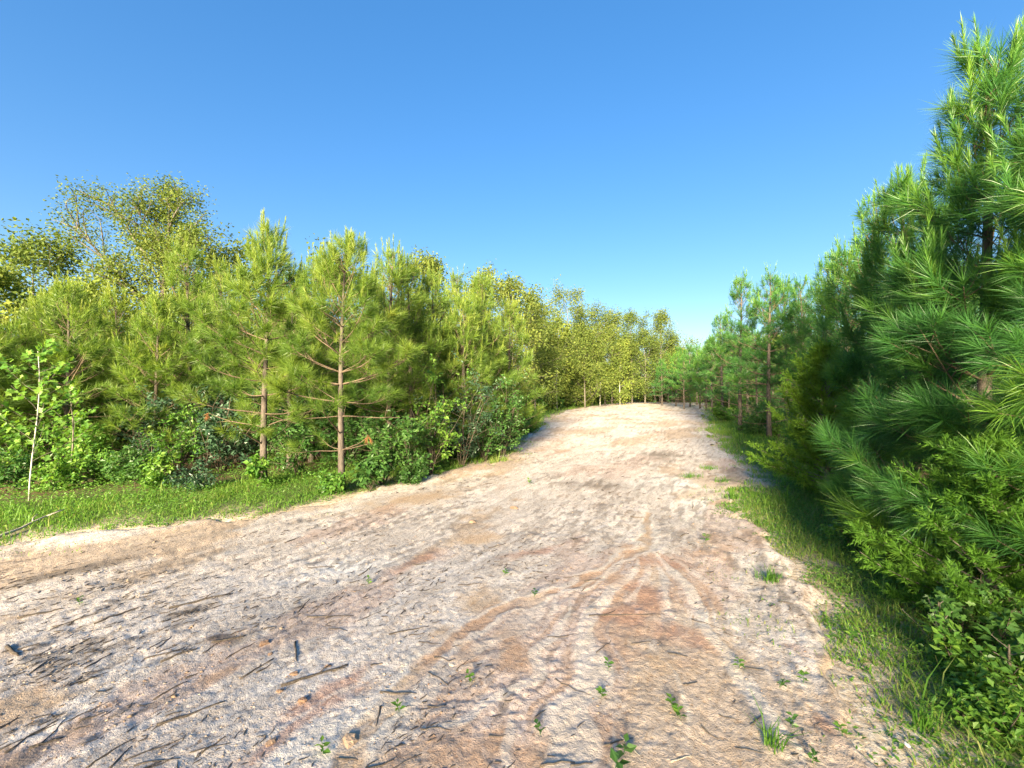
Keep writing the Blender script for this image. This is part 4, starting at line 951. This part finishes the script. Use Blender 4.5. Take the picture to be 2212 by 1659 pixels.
# ---------------------------------------------------------------- sticks and roots on the dirt
def stick_path(rr, L, n=6, wig=.08):
    s = np.linspace(-.5, .5, n); p = np.stack([s * L, np.cumsum(rr.normal(0, wig * L / n, n)), np.zeros(n)], 1); p[:, 1] -= p[:, 1].mean(); return p
def on_ground(p, r):       # drape a world path over the clearing
    h = track_fields(p[:, 0], p[:, 1])[0]; hs = np.convolve(np.pad(h, 1, mode='edge'), [.25, .5, .25], 'valid'); q_ = p.copy(); q_[:, 2] = np.maximum(h, hs) + r * .45; return q_
def stick(name, lab, a, b, r, mat, seed, group='sticks and roots lying on the dirt', fork=False, n=8, wig=.1, cat='stick', up=0.0):
    rr = rng_(seed); a = np.array(a); b = np.array(b); L = np.linalg.norm(b - a); d = (b - a) / L; pr = np.array([-d[1], d[0]])
    off = np.cumsum(rr.normal(0, wig * L / n, n)); off -= np.linspace(off[0], off[-1], n); s = np.linspace(0, 1, n)
    p = np.zeros((n, 3)); p[:, :2] = a + s[:, None] * (b - a) + off[:, None] * pr; p = on_ground(p, r)
    p[:, 2] += up * s * (1 - .2 * s)
    c = p.mean(0); base = np.array([c[0], c[1], p[:, 2].min() - r]); g = Geo().tube(p - base, r * (1.15 - .75 * s), 6)
    if fork:
        o = ob(name, None, None, base); ob('stem', g.mesh('stick', M[mat], True), o)
        for q0, sgn in ((.55, 1), (.75, -1)):
            f0, dd = on_path(p - base, q0); dv = unit(dd + np.array([*pr, 0]) * sgn * .8 + np.array([0, 0, .25])); fl = L * .22
            ob('twig', Geo().tube(np.array([f0, f0 + dv * fl * .5, f0 + unit(dv + dd * .4) * fl]), [r * .55, r * .42, r * .25], 5).mesh('twig', M[mat], True), o)
    else:
        o = ob(name, g.mesh('stick', M[mat], True), None, base)
    return tag(o, lab, cat, group)
def r8(x, y): return gp(x * .497 / 3, (1500 + y * .497) / 3)
def r7(x, y): return gp((1000 + x * .5425) / 3, (1500 + y * .5425) / 3)
STK = [
    (r8(1705, 1120), r8(2105, 990), .011, 'stick_dark', 'long straight dark stick with a forked end on reddish soil', True),
    (r8(960, 1368), r8(1370, 1215), .009, 'stick_dark', 'long dark root running parallel below the forked stick', False),
    (r8(5, 1380), r8(130, 1310), .008, 'stick_dark', 'dark stick at the left picture edge below the tan patch', False),
    (r8(1462, 1085), r8(1660, 958), .007, 'stick_dark', 'short crossed brown twig left of the long forked stick', True),
    (r8(1790, 860), r8(1800, 975), .008, 'stick_dark', 'short grey stick pointing at the camera above the forked stick', False),
    (r8(1860, 710), r8(2140, 705), .007, 'stick_dark', 'thin curved root in the pale ground left of the rill', False),
    (r8(1230, 1520), r8(1375, 1420), .006, 'stick_dark', 'thin root at the bottom left of centre', False),
    (r8(200, 1490), r8(400, 1420), .009, 'stick_dark', 'dark broken root low at the left', True),
    (r8(120, 720), r8(390, 655), .011, 'stick_dark', 'dark root across the scraped ground at far left', False),
    (r8(580, 745), r8(890, 625), .009, 'stick_dark', 'long grey root in the left middle of the dirt', False),
    (r8(1290, 872), r8(1490, 825), .010, 'stick_dark', 'looped brown root around a reddish hollow', True),
    (r8(1030, 650), r8(1400, 560), .012, 'stick_dark', 'tangled dark root left of the pale patch', True),
    (r8(980, 990), r8(1200, 910), .010, 'stick_dark', 'dark splintered root left of the looped one', True),
    (r8(60, 890), r8(130, 950), .014, 'stick_dark', 'thick short root stub at the far left', False),
    (r7(310, 740), r7(530, 695), .007, 'stick_dark', 'thin grey twig on pale ground left of the main rill', False),
    (r7(0, 940), r7(85, 910), .009, 'stick_dark', 'dark stick end just right of the long forked stick', False),
    (r7(1585, 1280), r7(1690, 1400), .005, 'stick_pale', 'bleached crooked root beside the large-leaved seedling', False),
    (r7(1860, 1422), r7(1975, 1392), .005, 'stick_pale', 'short bleached root at the bottom right of centre', False),
    (r7(1310, 1452), r7(1430, 1430), .006, 'stick_dark', 'dark twig at the bottom edge left of the glossy seedling', False),
    (r7(560, 862), r7(650, 885), .005, 'stick_dark', 'small dark twig between the rill and the silt fan', False),
    (r7(210, 905), r7(270, 890), .006, 'stick_dark', 'short twig near the end of the forked stick', False),
    (r7(170, 1480), r7(340, 1410), .007, 'stick_dark', 'brown twig at the bottom of the main rill', False),
    (r7(690, 480), r7(820, 470), .006, 'stick_dark', 'thin twig above the brown silt patch', False),
    (r7(1480, 640), r7(1800, 630), .006, 'stick_dark', 'thin root across the lower red stain', False),
    (r7(1640, 90), r7(1720, 95), .012, 'stick_dark', 'dark stick farther up beside the top of the rill', False),
]
for i, (a, b, r_, mat, lab, fk) in enumerate(STK):
    stick('fallen_stick', lab, a, b, r_ * .72, mat, 700 + i, fork=fk)
stick('fallen_branch', 'long pale dead branch lying on the grass edge at far left', gp(-6, 541), gp(62, 517), .016, 'stick_pale', 760, None, True, 9, .05, 'branch', .10)
stick('fallen_branch', 'thin pale dead branch lying at the foot of the corner bushes', gp(556 * .8333 + 20, 459), gp(505, 456), .014, 'stick_pale', 761, None, False, 7, .05, 'branch', .03)

rr = rng_(55); cnt = 0
while cnt < 100:
    py = 415 + 353 * rr.random() ** .8; px = rr.uniform(-10, 960); c = gp(px, py)
    if track_sd(c[:1], c[1:])[0] < .25 or fbm(c[:1] * .9, c[1:] * .9, 99, 3)[0] < .5: continue
    L = (.04 + .11 * rr.random()) * (1 + c[1] * .18); a = math.atan2(SU[1], SU[0]) + rr.normal(0, .4); a = rr.normal(.1, .6) if (c[0] > -.9 and c[1] < 4) else a
    if c[0] > -.6 and c[1] < 4 and rr.random() < .6: continue
    dv = np.array([cos(a), sin(a)]) * L * .5
    stick('root_fragment', 'small dark root fragment scattered on the scraped dirt', c - dv, c + dv, .0016 + .0022 * rr.random() + .0005 * c[1], 'stick_dark', 1000 + cnt, 'small root fragments on the dirt', False, 6, .16, 'root'); cnt += 1

# countless crumbs and root hairs
cg = Geo(); rc = rng_(56)
def spread_on_track(n, seed, ymin=1.2, ymax=48):
    r = rng_(seed); u_ = r.random(n); y = 1 / (1 / ymin + u_ * (1 / ymax - 1 / ymin)); x = y * r.uniform(-1.35, 1.3, n); k = (track_sd(x, y) + edge_noise(x, y) > .2)
    return x[k], y[k]
x, y = spread_on_track(60000, 57); hh, si, re_, da, pa, le, _ = track_fields(x, y)
kp = (rc.random(len(x)) < (.10 + .75 * da) * (1 - .75 * si) * (1 - .65 * smooth(-.8, .6, x - .45 * (y - 2.5))) * smooth(.36, .6, fbm(x * 1.2, y * 1.2, 98, 3))); x = x[kp]; y = y[kp]; z = hh[kp]; k = len(x)
sc_ = (.55 + .16 * y); L = rc.uniform(.012, .07, k) * sc_; a = math.atan2(SU[1], SU[0]) + rc.normal(0, .5, k) - .7 * smooth(-1, .5, x - .45 * (y - 2.5)); r_ = rc.uniform(.0014, .0042, k) * sc_
dv = np.stack([np.cos(a), np.sin(a), rc.normal(0, .10, k)], 1) * L[:, None] * .5; nv = np.stack([-np.sin(a), np.cos(a), np.zeros(k)], 1); c = np.stack([x, y, z + r_ * .6], 1)
mid = c + nv * (L * rc.normal(0, .12, k))[:, None]
ring = []
for p_, s_ in ((c - dv, .9), (mid, 1.0), (c + dv, .5)):
    for kk in range(3):
        an = kk * 2.0944 + .5; ring.append(p_ + (nv * cos(an) + np.array([0, 0, 1.]) * sin(an)) * (r_ * s_)[:, None])
v = np.stack(ring, 1).reshape(-1, 3); o = np.arange(k)[:, None] * 9
fq = []
for seg in range(2):
    for kk in range(3): k2 = (kk + 1) % 3; fq.append(o + [[seg * 3 + kk, seg * 3 + k2, seg * 3 + 3 + k2, seg * 3 + 3 + kk]])
cg.add(v, np.concatenate(fq), np.concatenate([o + [[0, 2, 1]], o + [[6, 7, 8]]]))
tag(ob('root_debris', cg.mesh('root_debris', M['stick_dark'])), 'countless fine root hairs and twig crumbs strewn over the dirt', 'debris', kind='stuff')

OCT_V = np.array([[1, 0, 0], [-1, 0, 0], [0, 1, 0], [0, -1, 0], [0, 0, 1], [0, 0, -1], [.7, .7, 0.1], [-.7, .7, .1], [-.7, -.7, .1], [.7, -.7, .1]], float)
OCT_F = np.array([[4, 0, 6], [4, 6, 2], [4, 2, 7], [4, 7, 1], [4, 1, 8], [4, 8, 3], [4, 3, 9], [4, 9, 0], [5, 6, 0], [5, 2, 6], [5, 7, 2], [5, 1, 7], [5, 8, 1], [5, 3, 8], [5, 9, 3], [5, 0, 9]])
kg = Geo(); x, y = spread_on_track(9000, 58, 1.2, 30); hh, si, re_, da, pa, le, _ = track_fields(x, y)
kp = rc.random(len(x)) < (.75 - .65 * si) * smooth(.4, .6, fbm(x * 1.6, y * 1.6, 97, 3)); x = x[kp]; y = y[kp]; z = hh[kp]; re_ = re_[kp]; k = len(x)
s_ = rc.uniform(.002, .006, k) * (.6 + .16 * y) * np.where(rc.random(k) < .06, 1.8, 1)
v = OCT_V[None] * (1 + rc.normal(0, .22, (k, 10, 1))) * np.stack([s_ * rc.uniform(.8, 1.5, k), s_ * rc.uniform(.8, 1.5, k), s_ * .65], 1)[:, None, :] + np.stack([x, y, z + s_ * .15], 1)[:, None, :]
o = np.arange(k)[:, None] * 10
kg.add(v.reshape(-1, 3), None, np.concatenate([o + f[None] for f in OCT_F]), np.repeat(np.clip(.52 + rc.normal(0, .14, k) - .3 * re_, 0, .75), 10))
tag(ob('soil_crumbs', kg.mesh('soil_crumbs', M['clod'], True)), 'countless small crumbs of pale and reddish soil on the dirt', 'soil', kind='stuff')

# clods that can be picked out
CLOD = [(r8(1605, 872), .035, .18, 'wedge-shaped orange clay clod right of the looped root'), (r8(1640, 935), .022, .22, 'small orange clod below the wedge-shaped one'), (r8(1650, 1440), .03, .25, 'flat reddish clod low left of centre'), (r8(1780, 1045), .03, .2, 'orange clod above the long forked stick'),
        (r8(1985, 995), .022, .2, 'small orange clod above the right end of the forked stick'), (r8(1835, 1205), .03, .15, 'reddish clod below the long forked stick'), (r8(1700, 1150), .025, .2, 'clod at the left end of the forked stick'), (r8(2120, 1420), .05, .4, 'broad tan clod right of the bottom reddish streak'),
        (r7(770, 125), .07, .35, 'big tan clod up the left side of the track'), (r7(655, 900), .020, .75, 'grey pebble beside the silt fan'), (gp(904, 746), .016, 1.0, 'small white pebble at the bottom right'), (r7(1000, 45), .07, .3, 'orange clod far up the left side of the track')]
for i, (c, s, tn, lab) in enumerate(CLOD):
    rr = rng_(800 + i); me = bpy.data.meshes.new('x'); g = Geo()
    n1, n2 = 5, 8; vv = []
    for a in range(n1 + 1):
        for b in range(n2):
            t1 = pi * a / n1; t2 = 2 * pi * b / n2; vv.append([sin(t1) * cos(t2), sin(t1) * sin(t2), cos(t1)])
    vv = np.array(vv); bump = 1 + 1.3 * (fbm(vv[:, 0] * 1.6 + i * 9, vv[:, 1] * 1.6 + vv[:, 2] * 1.3, 80 + i, 3) - .5) * np.abs(np.sin(np.repeat(np.arange(n1 + 1), n2) * pi / n1))
    bump = bump * np.where((np.arange(len(vv)) < n2) | (np.arange(len(vv)) >= n1 * n2), 1, rr.uniform(.68, 1.2, len(vv))); vv = vv * (.2 + .8 * bump[:, None]) * np.array([1.2, .9, .45]) * s * .75
    qd = [[a * n2 + b, a * n2 + (b + 1) % n2, (a + 1) * n2 + (b + 1) % n2, (a + 1) * n2 + b] for a in range(n1) for b in range(n2)]
    bpy.data.meshes.remove(me)
    g.add(vv, qd, None, tn); o = ob('clay_clod' if 'pebble' not in lab else 'pebble', g.mesh('clod', M['clod'], False), None, (c[0], c[1], track_z(*c) + s * .08)); o.rotation_euler = (0, 0, rr.random() * 6)
    tag(o, lab, 'clod' if 'pebble' not in lab else 'pebble', 'clods on the dirt')

# needle straw under the right stand
ng = Geo(); rn = rng_(59); x = rn.uniform(1.6, 9, 30000); y = rn.uniform(.5, 14, 30000); s = track_sd(x, y); k = (s < -.5) & (s > -3.5); x = x[k]; y = y[k]; k = len(x)
a = rn.random(k) * 6.283; L = rn.uniform(.08, .16, k); d0 = np.stack([np.cos(a) * L, np.sin(a) * L, rn.normal(0, .012, k)], 1); p = np.stack([x, y, Hg(x, y) + .03 + .02 * rn.random(k)], 1); wv = np.stack([-np.sin(a), np.cos(a), np.zeros(k)], 1) * .002
ng.add(np.stack([p - wv, p + wv, p + d0], 1).reshape(-1, 3), None, np.arange(3 * k).reshape(-1, 3), np.repeat(rn.random(k), 3))
tag(ob('pine_straw', ng.mesh('pine_straw', M['dead_needle'])), 'brown fallen pine straw under the right trees', 'pine straw', kind='stuff')
